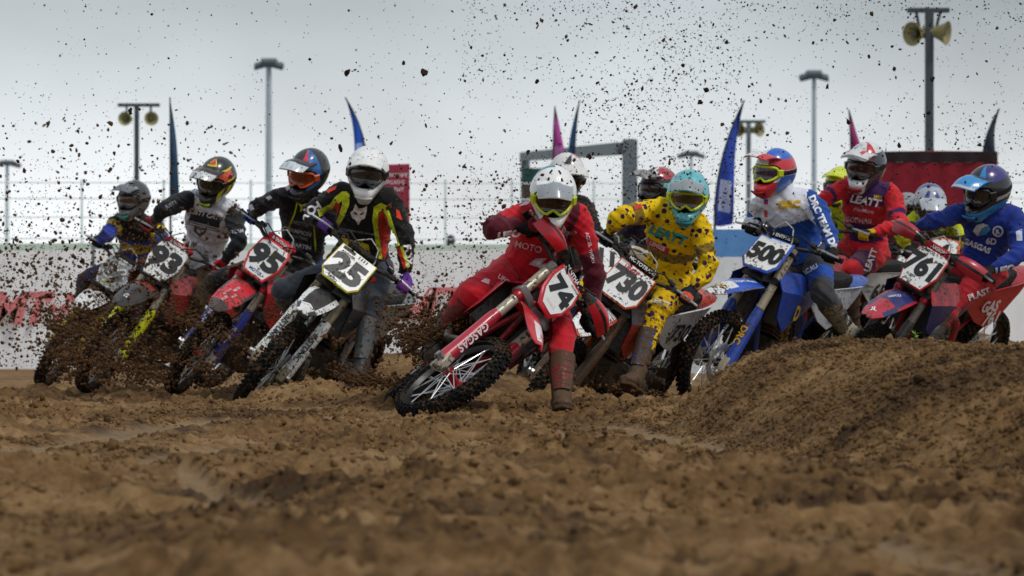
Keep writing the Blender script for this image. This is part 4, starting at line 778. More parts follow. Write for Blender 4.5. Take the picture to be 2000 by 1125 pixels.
B_('E', pose=(3.50, 33.9, -.1, -15, 0, 5, 0), label='dark motorcycle farthest back at the right', num='2', body='4a2f36', fender='4a2f36', guard='1a1a1a', mud=.5)
# ================================================================ riders
def smooth_boundary(bm, it=6):
    bv = [v for v in bm.verts if v.is_boundary]
    for _ in range(it):
        new = {}
        for v in bv:
            nb = [e_.other_vert(v) for e_ in v.link_edges if e_.is_boundary]
            if len(nb) == 2: new[v] = (v.co * 2 + nb[0].co + nb[1].co) / 4
        for v, c in new.items(): v.co = c
def seg_d(P, a, b):
    a = np.array(a); b = np.array(b); ab = b - a; t = np.clip(((P - a) @ ab) / (ab @ ab), 0, 1); return np.linalg.norm(P - a - t[:, None] * ab, axis=1), t
def hinge(A, Bp, l1, l2, px, bias):
    """depth of a joint on the sight line through px that gives the two bones their lengths; bias picks near or far side"""
    best = None; mid = (A.y + Bp.y) / 2
    for k in range(-60, 61):
        d = mid + k * .008; Pq = at(px[0], px[1], d); c = ((Pq - A).length - l1) ** 2 + ((Pq - Bp).length - l2) ** 2 + (0.004 if (d - mid) * bias < 0 else 0) + .002 * abs(d - mid)
        if best is None or c < best[0]: best = (c, Pq)
    return best[1]
def hinge_free(A, Bp, l1, l2, pole):
    ab = Bp - A; D = min(ab.length, (l1 + l2) * .999); x = (l1 * l1 - l2 * l2 + D * D) / (2 * D); h = math.sqrt(max(l1 * l1 - x * x, 0)); t = ab.normalized(); p = (pole - t * pole.dot(t)).normalized(); return A + t * x + p * h
SKIN = mat('b98a6c', .6)
# ---- helmet
def helmet(o, org, C, yaw, pitch, roll, cfg):
    yaw, pitch, roll = R(yaw), R(pitch), R(roll)
    f = Vector((math.sin(yaw) * math.cos(pitch), -math.cos(yaw) * math.cos(pitch), math.sin(pitch))); l = Vector((math.cos(yaw), math.sin(yaw), 0)); u = f.cross(l)
    l2 = l * math.cos(roll) - u * math.sin(roll); u2 = u * math.cos(roll) + l * math.sin(roll)
    M = Matrix((f, l2, u2)).transposed(); hs = cfg.get('hs', 1.0); X = lambda p: M @ (Vector(p) * hs) + C - org
    def sh(a, e_, k=1.0):
        ce, se = math.cos(e_), math.sin(e_); ca_, sa_ = math.cos(a), math.sin(a)
        x = .150 * ce * (ca_ if ca_ > 0 else ca_ * 1.08); y = .122 * ce * sa_; z = .148 * se
        if z < 0: x *= 1 + .02 * 0; y *= 1 - .12 * min(1, -z / .12); 
        wch = float(sstep(R(95), R(30), np.array(abs(a)))) * float(sstep(R(-4), R(-26), np.array(e_)))
        x += .058 * wch; z -= (.018 + .022 * wch) * wch; y *= 1 - .22 * wch
        return Vector((x * k, y * k, z * k))
    na, ne = 88, 56; e0, e1 = R(-56), R(90); mb = MB(); cols = cfg['cols']; zone = cfg.get('zone', lambda a, e: 0)
    V = [[sh(-math.pi + 2 * math.pi * j / na, e0 + (e1 - e0) * i / ne) for j in range(na)] for i in range(ne + 1)]
    flat = [p for r_ in V for p in r_]; F = []; Mi = []
    for i in range(ne):
        for j in range(na):
            a = -180 + 360 * (j + .5) / na; e_ = math.degrees(e0 + (e1 - e0) * (i + .5) / ne)
            if abs(a / 60) ** 3.2 + abs((e_ - 2.5) / (21 if e_ > 2 else 23)) ** 3.2 < 1: continue
            F.append((i * na + j, i * na + (j + 1) % na, (i + 1) * na + (j + 1) % na, (i + 1) * na + j)); Mi.append(zone(a, e_))
    bm = bmesh.new(); vs_ = [bm.verts.new(p) for p in flat]
    for q, f_ in enumerate(F): ff = bm.faces.new([vs_[i] for i in f_]); ff.material_index = Mi[q]; ff.smooth = True
    bmesh.ops.delete(bm, geom=[v for v in bm.verts if not v.link_faces], context='VERTS'); bmesh.ops.remove_doubles(bm, verts=bm.verts, dist=1e-5); smooth_boundary(bm, 8)
    bmesh.ops.recalc_face_normals(bm, faces=bm.faces)
    be = [e_ for e_ in bm.edges if e_.is_boundary]; ex = bmesh.ops.extrude_edge_only(bm, edges=be)
    for v in ex['geom']:
        if isinstance(v, bmesh.types.BMVert): v.co = v.co * .86
    for ff in bm.faces: ff.smooth = True
    for v in bm.verts: v.co = X(v.co)
    bmesh.ops.recalc_face_normals(bm, faces=bm.faces)
    me = bpy.data.meshes.new('helmet'); bm.to_mesh(me); hb = BVHTree.FromPolygons([v.co + org for v in bm.verts], [tuple(v.index for v in f_.verts) for f_ in bm.faces]); bm.free()
    hm = cfg.get('hmud', .22)
    for c in cols: me.materials.append(mat(c, .28, hm, coat=.5, spots=cfg.get('spots')))
    me.set_sharp_from_angle(angle=R(50)); h = link('helmet', me, o)
    # face in the opening, goggles
    mb = MB(); mb.ball((0.012, 0, -.01), (.116, .100, .125), 20); build('face', mb, mat('1a1614', .85, .2), h, xf=X)
    G = [[sh(R(-46 + 92 * j / 18), R(-11 + 25 * i / 8), .99 + .02 * math.cos(R(-46 + 92 * j / 18))) for j in range(19)] for i in range(9)]
    lens = mat(cfg.get('lens', '2a1d16'), .08, cfg.get('lmud', .1), coat=.6)
    mb = MB(); mb.grid(G); build('goggle_lens', mb, lens, h, 60, xf=X)
    ring = []
    for k in range(40):
        t = 2 * math.pi * k / 40; ct, st = math.cos(t), math.sin(t); a = 51 * math.copysign(abs(ct) ** .55, ct); e_ = 1.5 + 15.5 * math.copysign(abs(st) ** .6, st)
        if e_ < 0 and abs(a) < 12: e_ += 5 * (1 - abs(a) / 12)
        ring.append(sh(R(a), R(e_), .985 + .02 * math.cos(R(a))))
    mb = MB(); mb.tube(ring, (.008, .009), 8, closed=True); build('goggle_frame', mb, plastic(cfg.get('goggle', '1c1c1e'), .1), h, xf=X)
    for sd_ in (-1, 1):
        G = [[sh(R(sd_ * (50 + 128 * j / 16)), R(-6 + 11 * i / 3 + 3 * j / 16), 1.012) for j in range(17)] for i in range(4)]
        if sd_ < 0: G = [list(reversed(r_)) for r_ in G]
        mb = MB(); mb.grid(G); st_ = build('goggle_strap', mb, mat(cfg.get('strap', '161618'), .7, .15), h, 60, xf=X)
        mb = MB(); mb.prism([(-.016, -.022), (.016, -.022), (.02, .022), (-.02, .022)], (sh(R(sd_ * 57), R(1), 1.02), Vector((math.sin(R(57)) * -1, sd_ * math.cos(R(57)), 0)), (0, 0, 1), Vector((math.cos(R(57)), sd_ * math.sin(R(57)), 0))), .018, .004); build('outrigger', mb, plastic(cfg.get('goggle', '1c1c1e'), .1), h, xf=X)
    # peak
    pc = cfg.get('peak', cols[0]); pz = cfg.get('peakz'); pp = cfg.get('peakpitch', 0); G = []
    tip = Vector((cfg.get('ptx', .272), 0, .118 + .003 * pp)); 
    for i in range(11):
        v = i / 10; r_ = []
        for j in range(17):
            u_ = -1 + 2 * j / 16; base = sh(R(90 * u_ * .72), R(50 - 14 * abs(u_) ** 1.6), 1.03); wv = .104 - .014 * v ** 2; tp = Vector((tip.x - .035 * u_ * u_ - .03 * max(0, abs(u_) - .7), wv * u_ * .95, tip.z - .026 * u_ * u_))
            p = base.lerp(tp, v); p.z += .022 * math.sin(v * math.pi) * (1 - .4 * u_ * u_) + .006 * (abs(u_) < .3) * math.sin(v * math.pi); r_.append(p)
        G.append(r_)
    mb = MB(); mb.grid(G); n0 = len(mb.f); lo = [[p - Vector((.0, 0, .007)) for p in reversed(r_)] for r_ in G]; mb.grid(lo)
    a0 = 11 * 17; loop = [(i, 0) for i in range(11)] + [(10, j) for j in range(1, 17)] + [(i, 16) for i in range(9, -1, -1)]
    for (i, j), (i2, j2) in zip(loop[:-1], loop[1:]): mb.f.append((i * 17 + j, a0 + i * 17 + 16 - j, a0 + i2 * 17 + 16 - j2, i2 * 17 + j2)); mb.m.append(0)
    if pz:
        for q in range(n0): mb.m[q] = pz((q // 16 + .5) / 10, -1 + 2 * (q % 16 + .5) / 16)
        for q in range(n0, 2 * n0): mb.m[q] = 1 if len(cfg.get('peakcols', [pc])) > 1 else 0
    build('peak', mb, [mat(c, .3, hm, coat=.4) for c in cfg.get('peakcols', [pc])], h, 40, xf=X)
    # vents
    for a, e_, wv, hv in cfg.get('vents', ((-24, -36, .014, .008), (24, -36, .014, .008))):
        c0 = sh(R(a), R(e_), 1.004); du = (sh(R(a + 2), R(e_)) - sh(R(a), R(e_))).normalized(); dv = (sh(R(a), R(e_ + 2)) - sh(R(a), R(e_))).normalized(); nn = du.cross(dv).normalized()
        mb = MB(); mb.prism([(-wv, -hv * .7), (0, -hv), (wv, -hv * .7), (wv * .8, hv * .8), (0, hv), (-wv * .8, hv * .8)], (c0, du, dv, nn), .008, .002); build('vent', mb, mat('121214', .6), h, xf=X)
    # chin mouthpiece
    mb = MB(); c0 = sh(0, R(-34), 1.01); dv = (sh(0, R(-30)) - sh(0, R(-38))).normalized(); mb.prism([(-.05, .02), (-.02, -.026), (.02, -.026), (.05, .02), (.02, .012), (-.02, .012)], (c0, (0, 1, 0), dv, Vector((0, 1, 0)).cross(dv) * 1), .014, .004); build('mouth_vent', mb, mat(cfg.get('mouth', '1a1a1c'), .5, .15), h, xf=X)
    return h, hb
# ---- gloves
def glove(o, org, G_, axv, fdir, inward, cols, mud, W):
    """gripping hand: G_ grip centre, axv bar axis outward, fdir forearm->hand; inward = towards the bike"""
    e1 = -axv; w_ = -(fdir - axv * fdir.dot(axv)).normalized(); n_ = w_.cross(e1).normalized()
    if n_.z < 0: n_ = -n_
    X = lambda a, b, c: G_ + w_ * a + n_ * b + e1 * c
    mb = MB()
    def ctr(a, b):                                  # the palm bends into the line of the forearm
        t = max(0, min(1, (a - .045) / .06)); return X(a, b, 0).lerp(G_ - fdir * (a + .01) + n_ * .01, t)
    mb.rings([[ctr(a, b) + n_ * (th * math.sin(t)) + e1 * (hw * math.cos(t)) * (1 if a < .09 else .9) for t in [2 * math.pi * j / 14 for j in range(14)]] for a, b, hw, th in ((.118, .0, .030, .029), (.10, .0, .030, .027), (.075, .006, .035, .022), (.045, .014, .042, .019), (.02, .026, .043, .016), (.004, .032, .040, .012))])
    for i in range(4):
        c0 = -.033 + .022 * i; L_ = (.92, 1.0, .97, .82)[3 - i] if True else 1
        mb.tube([X(.022, .028, c0), X(.0, .036, c0), X(-.026 * L_, .028, c0), X(-.036 * L_, .004, c0), X(-.026 * L_, -.022, c0), X(-.006, -.028, c0)], [.0105, .0112, .0105, .0100, .0092, .0075], 9)
    mb.tube([X(.06, -.002, .030), X(.036, -.016, .047), X(.008, -.027, .046), X(-.014, -.027, .036)], [.015, .013, .0115, .009], 9)
    me = evaluated(mb, [('REMESH', dict(mode='VOXEL', voxel_size=.0056)), ('SMOOTH', dict(factor=.5, iterations=2))])
    V = mesh_np(me); rel = (V - np.array(G_)) @ np.array(w_)
    me.vertices.foreach_set('co', (V - np.array(org)).ravel())
    for c in cols: me.materials.append(mat(c, .75, mud, bump=.2))
    if len(cols) > 1:
        nn = (V - np.array(G_)) @ np.array(n_); mi = [1 if (nn[p.vertices[0]] > .036 and -.02 < rel[p.vertices[0]] < .09) or rel[p.vertices[0]] > .105 else 0 for p in me.polygons]; me.polygons.foreach_set('material_index', mi)
    me.polygons.foreach_set('use_smooth', [True] * len(me.polygons)); me.name = 'glove'; return link('glove', me, o)
# ---- boots
def boot(o, org, Kn, A, toe, cols, mud, sd_):
    u = (Kn - A).normalized(); t = (toe - u * toe.dot(u)); t = (toe * .75 + t * .25).normalized(); t = (t - u * t.dot(u) * .55).normalized(); s_ = u.cross(t).normalized(); mb = MB(); up = -u + t * t.dot(u); up = -(u - t * u.dot(t)).normalized()
    F_ = A + u * 0
    def ring(c, a, b, ra, rb, n=16): return [c + a * (ra * math.cos(2 * math.pi * j / n)) + b * (rb * math.sin(2 * math.pi * j / n)) for j in range(n)]
    fu = -up
    mb.rings([ring(A + u * .36, s_, t, .073, .082), ring(A + u * .30, s_, t, .072, .08), ring(A + u * .20, s_, t, .064, .072), ring(A + u * .10, s_, t, .056, .066), ring(A + u * .02 + t * .005, s_, t, .055, .072), ring(A - fu * .03 + t * .005, s_, t, .052, .075)])
    mb.rings([ring(A - t * .085 - fu * .045, s_, fu, .03, .03), ring(A - t * .06 - fu * .035, s_, fu, .046, .048), ring(A + t * .0 - fu * .02, s_, fu, .054, .065), ring(A + t * .06 - fu * .035, s_, fu, .053, .052), ring(A + t * .12 - fu * .052, s_, fu, .054, .036), ring(A + t * .175 - fu * .058, s_, fu, .048, .03), ring(A + t * .21 - fu * .062, s_, fu, .03, .022)])
    me = evaluated(mb, [('REMESH', dict(mode='VOXEL', voxel_size=.012)), ('SMOOTH', dict(factor=.5, iterations=3))])
    V = mesh_np(me); nz = vnoise(V[:, 0] * 30, V[:, 1] * 30, V[:, 2] * 30) - .5; ce = V - np.array(A); 
    nrm = np.array([v.normal[:] for v in me.vertices]); V = V + nrm * (nz * .012 * (.3 + mud))[:, None]; me.vertices.foreach_set('co', (V - np.array(org)).ravel())
    for c in cols: me.materials.append(mat(c, .5, mud, bump=.35, bscale=30))
    if len(cols) > 1:
        hh = ce @ np.array(u); fr = ce @ np.array(t); sdv = ce @ np.array(s_)
        me.polygons.foreach_set('material_index', [1 if (.12 < hh[p.vertices[0]] < .33 and sdv[p.vertices[0]] * sd_ > .02) or hh[p.vertices[0]] > .335 else 0 for p in me.polygons])
    me.polygons.foreach_set('use_smooth', [True] * len(me.polygons)); me.name = 'boot'; b = link('boot', me, o)
    mb = MB(); ol = [(-.095, -.035), (-.095, .035), (-.03, .048), (.06, .05), (.14, .056), (.20, .044), (.225, .0), (.20, -.044), (.14, -.056), (.06, -.05), (-.03, -.048)]
    mb.prism(ol, (A - fu * .088 - org, t, s_, fu), .024, .005); build('sole', mb, mat('1c1a17', .8, mud), b)
    for hgt in (.27, .19, .10):
        mb = MB(); rr = .0615 + .011 * (hgt - .1) / .17
        pts = [A - org + u * hgt + s_ * (sd_ * rr * .93 * math.cos(a)) + t * (rr * 1.12 * math.sin(a)) for a in [R(-50 + 140 * k / 8) for k in range(9)]]
        mb.tube(pts, (.004, .013), 6, up=u); mb.box(A - org + u * hgt + s_ * sd_ * rr, (.02, .02, .03)); build('buckle', mb, mat('3a3a3a', .5, mud), b)
    G = []
    for hgt in (.075, .12, .18, .24, .30, .345):
        ra, rb = np.interp(hgt, [.02, .10, .20, .30, .36], [.055, .056, .064, .072, .073]), np.interp(hgt, [.02, .10, .20, .30, .36], [.072, .066, .072, .08, .082]); r_ = []
        for k in range(9):
            a = R(-58 + 116 * k / 8) * (.7 + .3 * math.sin(hgt * 8)); r_.append(A - org + u * hgt + s_ * ((ra + .005) * math.sin(a)) + t * ((rb + .006 + .006 * max(0, 1 - abs(a) * 2.2)) * math.cos(a)))
        G.append(r_)
    mb = MB(); mb.grid(G); mb.grid([[p - t * .006 for p in reversed(r_)] for r_ in G]); build('shin_plate', mb, mat(cols[-1], .45, mud * .8, bump=.3, bscale=30), b, 35)
    return b
JB = {}
def rider(key, **K):
    bk_ = BIKES[K['bike']] if K.get('bike') else None; px = K['px']; dseat = K.get('d') or bk_['seatpt'].y
    fwd = bk_['fwd'] if bk_ else Vector((0, -1, 0)); c_ = -fwd.y
    dh = dseat + K.get('dh', 0); hip = at(*px['hip'], dh); J = {}
    dsh = dh - K.get('reach', .24); 
    J['shR'] = at(*px['shR'], dsh + K.get('tw', 0)); J['shL'] = at(*px['shL'], dsh - K.get('tw', 0)); head = at(*px['head'], dsh - K.get('hreach', .09))
    latv = (J['shL'] - J['shR']).normalized(); spine = ((J['shR'] + J['shL']) / 2 - hip); sl = spine.normalized()
    hl = (latv - sl * latv.dot(sl)).normalized(); J['hipR'] = hip - hl * .09; J['hipL'] = hip + hl * .09
    fb_ = hl.cross(sl).normalized()
    if fb_.y > 0: fb_ = -fb_                        # front of the chest, towards the camera
    org = Vector((hip.x, hip.y, 0)); o = empty('person', org); tag(o, K['label'], 'person', 'motocross riders racing into the turn')
    fdirs = {}
    for s_, sd_ in (('R', -1), ('L', 1)):
        if bk_ and not K.get('nohand' + s_): hd_ = bk_['grip'][sd_][0]
        else: hd_ = at(*px['hand' + s_], dsh + K.get('handd', -.25))
        J['hd' + s_] = hd_; fwv = bk_['grip'][sd_][2] if bk_ else Vector((0, -1, 0))
        gu = bk_['grip'][sd_][3] if bk_ else Vector((0, 0, 1))
        el0 = hinge(J['sh' + s_], hd_, .30, .29, px['el' + s_], -1 if K.get('elnear') else 1) if 'el' + s_ in px else hinge_free(J['sh' + s_], hd_, .30, .29, Vector((sd_ * .8, .3, .15)))
        J['el' + s_] = el0; fd = (hd_ - el0).normalized(); J['wr' + s_] = hd_ - fd * .10 + gu * .012; fdirs[s_] = fd
        an = at(*px['an' + s_], dh + K.get('and' + s_, -.3)) if 'an' + s_ in px else (bk_['peg'][sd_] + bk_['M'].to_3x3() @ Vector((-.03, .0, .10)))
        J['an' + s_] = an
        J['kn' + s_] = hinge(J['hip' + s_], an, .43, .43, px['kn' + s_], -1) if 'kn' + s_ in px else hinge_free(J['hip' + s_], an, .43, .43, fwd + latv * sd_ * .45 + Vector((0, 0, .3)))
    # one closed surface: limbs and trunk fused
    mb = MB(); fat = K.get('fat', 1.0)
    ch = (J['shR'] + J['shL']) / 2; n_ = 18
    back = -fb_; bow = K.get('bow', .05)
    def tr(c, ra, rb): return [c + hl * (ra * fat * math.cos(2 * math.pi * j / n_)) + fb_ * (rb * fat * math.sin(2 * math.pi * j / n_)) for j in range(n_)]
    L_ = spine.length
    mb.rings([tr(hip - sl * .13, .10, .09), tr(hip - sl * .07, .155, .125), tr(hip, .168, .13), tr(hip + sl * L_ * .25 + back * bow * .7, .150, .118), tr(hip + sl * L_ * .45 + back * bow, .160, .122), tr(hip + sl * L_ * .68 + back * bow * .8, .185, .132), tr(hip + sl * L_ * .86 + back * bow * .4, .195, .125), tr(ch + sl * .0, .165, .10), tr(ch + sl * .05, .10, .075), tr(ch + sl * .075, .06, .06)])
    nk = ch + sl * .03; mb.tube([nk, nk.lerp(head, .45), head - sl * .02], [.064, .06, .055], 12)
    for s_ in 'RL':
        sh_, el_, wr_ = J['sh' + s_], J['el' + s_], J['wr' + s_]; inn = ch.lerp(sh_, .45)
        mb.tube([inn, sh_.lerp(ch, .12), sh_.lerp(el_, .18), sh_.lerp(el_, .55), el_, el_.lerp(wr_, .3), el_.lerp(wr_, .75), wr_, wr_.lerp(J['hd' + s_], .25)], [.08, .078, .070, .061, .054, .055, .043, .036, .030], 14)
        hp, kn_, an_ = J['hip' + s_], J['kn' + s_], J['an' + s_]
        mb.tube([hp.lerp(hip, .35) + sl * .04, hp, hp.lerp(kn_, .25), hp.lerp(kn_, .6), hp.lerp(kn_, .88), kn_, kn_.lerp(an_, .14), kn_.lerp(an_, .4), kn_.lerp(an_, .75), an_], [.09, .105, .100, .086, .077, .076, .072, .062, .05, .045], 14)
        mb.ball(kn_, .074, 12)
    vs = K.get('vox', .0098)
    me = evaluated(mb, [('REMESH', dict(mode='VOXEL', voxel_size=vs)), ('SMOOTH', dict(factor=.5, iterations=6))])
    V = mesh_np(me); NR = np.array([v.normal[:] for v in me.vertices])
    # which bone each vertex belongs to
    bones = [('torso', hip, ch + sl * .06, .02)] + [(b + s_, J[a + s_], J[c + s_], 0) for s_ in 'RL' for b, a, c in (('up', 'sh', 'el'), ('fo', 'el', 'wr'), ('th', 'hip', 'kn'), ('sk', 'kn', 'an'))]
    D = []; Tt = []
    for nm, a, b, off in bones:
        d, t = seg_d(V, a, b); D.append(d - {'to': .13, 'up': .06, 'fo': .045, 'th': .09, 'sk': .06}[nm[:2]]); Tt.append(t)
    D = np.array(D); Tt = np.array(Tt); wb = D.argmin(0)
    hgt = (V - np.array(hip)) @ np.array(sl); lat = (V - np.array(hip)) @ np.array(hl)
    # cloth folds: fine creases, deeper at elbow, waist and knee
    fold = np.zeros(len(V)); q = V * np.array([1, 1, 1.0])
    n1 = vnoise(q[:, 0] * 11 + 3, q[:, 1] * 9, q[:, 2] * 15) - .5
    def crease(fx, fz, k, sharp):                 # sharp-crested folds along slanting lines
        a_ = q[:, 0] * fx + q[:, 2] * fz + .9 * vnoise(q[:, 0] * 7 + k, q[:, 1] * 7, q[:, 2] * 7); return (1 - 2 * np.abs(vnoise(a_ * 1.0 + k, q[:, 1] * 6, q[:, 2] * 5 - q[:, 0] * 5) - .5)) ** sharp
    near_j = np.exp(-np.minimum.reduce([np.linalg.norm(V - np.array(J[a_ + s_]), axis=1) for a_ in ('el', 'kn', 'hip') for s_ in 'RL']) / .12)
    fold = .012 * n1 + (.010 + .012 * near_j) * (crease(16, 26, 2, 3) - .3) + .008 * (crease(-22, 20, 9, 3) - .3)
    isleg = np.isin(wb, [3, 4, 7, 8]); V2 = V + NR * (fold * np.where(isleg, .75, 1.0))[:, None]
    tpar = Tt[wb, np.arange(len(V))]
    names = [b[0] for b in bones]
    isj = np.isin(wb, [1, 2, 5, 6]) | ((wb == 0) & (hgt > .02)); ish = np.isin(wb, [4, 8])
    faces = [tuple(p.vertices) for p in me.polygons]
    # the body underneath
    body_me = evaluated(mb, [('REMESH', dict(mode='VOXEL', voxel_size=.024)), ('SMOOTH', dict(factor=.5, iterations=3))]); body_me.name = 'body'
    VB = mesh_np(body_me); NB = np.array([v.normal[:] for v in body_me.vertices]); body_me.vertices.foreach_set('co', (VB - NB * .016 - np.array(org)).ravel()); body_me.materials.append(mat('1d1c1d', .8)); body_me.polygons.foreach_set('use_smooth', [True] * len(body_me.polygons)); link('body', body_me, o)
    bv = {}
    FA = np.array(faces)
    PX = np.stack([1000 + FPX * V[:, 0] / V[:, 1], Y0 + FPX * (CH - V[:, 2]) / V[:, 1]], -1)
    def garment(name, sel, off, cols, zone, mud):
        fsel = FA[sel[FA].sum(1) >= 2]; bm = bmesh.new(); used = np.unique(fsel); VV = V2[used] + NR[used] * (off[used] if isinstance(off, np.ndarray) else off)[..., None] if isinstance(off, np.ndarray) else V2[used] + NR[used] * off
        ix_ = {int(i): bm.verts.new(c) for i, c in zip(used, VV.tolist())}
        for f in fsel.tolist():
            ff = bm.faces.new([ix_[i] for i in f]); ff.smooth = True
            if zone: i0 = f[0]; ff.material_index = zone(names[wb[i0]], tpar[i0], hgt[i0], lat[i0], PX[i0])
        smooth_boundary(bm, 8); bm.verts.index_update()
        bv[name] = BVHTree.FromPolygons([v.co.copy() for v in bm.verts], [tuple(v.index for v in f.verts) for f in bm.faces])
        be = [e_ for e_ in bm.edges if e_.is_boundary]; ex = bmesh.ops.extrude_edge_only(bm, edges=be); bm.normal_update()
        for v in ex['geom']:
            if isinstance(v, bmesh.types.BMVert):
                nb = v.link_edges[0].other_vert(v); 
                v.co = v.co - (v.normal * 0.0) ; 
        bmesh.ops.recalc_face_normals(bm, faces=bm.faces)
        for v in bm.verts: v.co = v.co - org
        m2 = bpy.data.meshes.new(name); bm.to_mesh(m2); bm.free()
        for c in cols: m2.materials.append(c if not isinstance(c, str) else cloth(c, mud))
        return link(name, m2, o)
    jersey = garment('jersey', isj, .004 + .010 * sstep(.14, .02, hgt) * (wb == 0), K['jersey'], K.get('jzone'), K.get('jmud', .28))
    pants = garment('pants', (~isj) & ~(ish & (tpar > .62)), .003, K['pants'], K.get('pzone'), K.get('pmud', .3))
    for s_, sd_ in (('R', -1), ('L', 1)):
        ax_ = bk_['grip'][sd_][1] if bk_ else Vector((sd_, 0, 0))
        glove(o, org, J['hd' + s_], ax_, fdirs[s_], latv * -sd_, K['glove'], K.get('gmud', .15), J['wr' + s_])
        toe = Vector(K['toe' + s_]) if 'toe' + s_ in K else fwd * 1.0 + Vector((0, 0, -.15)); boot(o, org, J['kn' + s_], J['an' + s_], toe.normalized(), K['boot'], K.get('bmud' + s_, K.get('bmud', .6)), sd_)
    h, hb = helmet(o, org, head, *K['face'], K['helm']); bv['helmet'] = hb
    for nm, VF, col, lift in K.get('prints', ()):
        tgt = {'j': jersey, 'p': pants, 'h': h}[nm[0]]; bl = {'j': [bv['jersey'], ], 'p': [bv['pants']], 'h': [hb]}[nm[0]]
        wrap_print(nm[2:] or 'print', VF, bl, cloth(col, K.get('jmud', .28) * .7) if nm[0] != 'h' else mat(col, .3, .15), tgt, org, lift)
    if K.get('dbg', True):
        ln = lambda a, b: round((J[a] - J[b]).length, 2)
        print('RIDER', key, 'torso', round(L_, 2), 'shw', ln('shR', 'shL'), 'arms', ln('shR', 'elR'), ln('elR', 'hdR'), ln('shL', 'elL'), ln('elL', 'hdL'), 'legs', ln('hipR', 'knR'), ln('knR', 'anR'), ln('hipL', 'knL'), ln('knL', 'anL'), 'seatgap', tuple(round(v, 2) for v in (hip - bk_['seatpt'])) if bk_ else '', 'hands', [tuple(round(v) for v in pix(J['hd' + s_])) for s_ in 'RL'], 'ank', [tuple(round(v) for v in pix(J['an' + s_])) for s_ in 'RL'])
    return o
T = px_text; PO = poly2d
def ell(cx, cy, rx, ry, n=20): return PO([(cx + rx * math.cos(2 * math.pi * k / n), cy + ry * math.sin(2 * math.pi * k / n)) for k in range(n)])
WH = ['f1f1ef', '1a1b1d']
def z95(a, e): return 1 if 8 < a - (e - 30) * .1 < 30 and e > 15 else (2 if 30 <= a < 75 and e > -20 else 0)
rider('74', bike='74', label='rider in red and maroon kit with white helmet, left foot down', d=None, dh=.0, reach=.33, hreach=.14,
  px=dict(hip=(1030, 540), shR=(1026, 418), shL=(1130, 424), head=(1080, 379), elR=(955, 447), elL=(1160, 525), knR=(921, 574), knL=(1097, 648), anL=(1097, 786)), andL=-.76, toeL=(.02, -1, -.18), elnear=True,
  jersey=['c81626', '5c1426'], jzone=lambda b, t, h, l, p: 1 if (b[:2] == 'fo' or (b[:2] == 'up' and t > .66)) or (b == 'torso' and h > .40 and l > .08) else 0, pants=['c81a2a', '151517'], pzone=lambda b, t, h, l, p: 1 if b == 'thL' and p[0] < 1082 and p[1] > 590 else 0, jmud=.12, pmud=.12,
  glove=['151517', '7d1a26'], boot=['5b4026', '8a1f2a'], bmudL=.95, face=(1, -24, 4), helm=dict(hs=1.06, vents=((-32, 70, .005, .016), (32, 70, .005, .016), (-26, 50, .006, .013), (26, 50, .006, .013), (0, 47, .007, .008), (-62, 40, .004, .01), (62, 40, .004, .01), (-24, -36, .014, .008), (24, -36, .014, .008)), cols=['f2f2f0', '1f7f96'], zone=lambda a, e: 1 if a < -95 else 0, peak='c9ccd0', peakcols=['f0f0ee', '9aa0a6'], peakz=lambda v, u: 1 if v > .4 else 0, peakpitch=-10, ptx=.255, goggle='c8dc1a', lens='2a1a16', hmud=.05, mouth='1a1a1c'),
  prints=(('j:lettering', T('UFO', 993, 458, 13, -9, .09, .2, 1.05, 1.25), 'e9e3e4', .004), ('j:lettering', T('MOTO', 1032, 482, 13, 14, .01), 'd9cfd6', .004), ('j:lettering', T('III', 1094, 487, 26, 3, .03), 'e3d9de', .004), ('j:lettering', T('МОСКОВСКИЙ', 1096, 454, 6, 4, .02), 'e6c9ce', .004), ('j:lettering', T('СПОРТ', 1095, 461, 6, 4, .02), 'e6c9ce', .004),
   ('j:emblem', PO([(1090, 450), (1095, 438), (1100, 434), (1100, 438), (1096, 443), (1093, 451)]), 'e9d3d7', .004), ('j:emblem', PO([(1098, 450), (1100, 440), (1103, 440), (1106, 451), (1103, 451), (1101, 445), (1100, 450)]), 'e9d3d7', .004), ('j:emblem', PO([(1033, 516), (1046, 505), (1069, 504), (1061, 511), (1051, 522)]), 'e2d3dd', .004), ('j:emblem', PO([(1013, 403), (1026, 393), (1036, 394), (1030, 399)]), 'e9d3d7', .004),
   ('j:lettering', T('ACCEL', 1150, 468, 7, 75, .03), 'e2d3dd', .004), ('j:lettering', T('ТИТАН', 1156, 500, 6, 75, .03), 'e2d3dd', .004), ('p:emblem', PO([(939, 549), (948, 543), (957, 546), (955, 555), (947, 552)]), 'e9d3d7', .004), ('p:lettering', T('UFO', 984, 545, 9, 35, .04), 'e9d3d7', .004)))
YL, RE = 'd6e02a', 'd8321f'
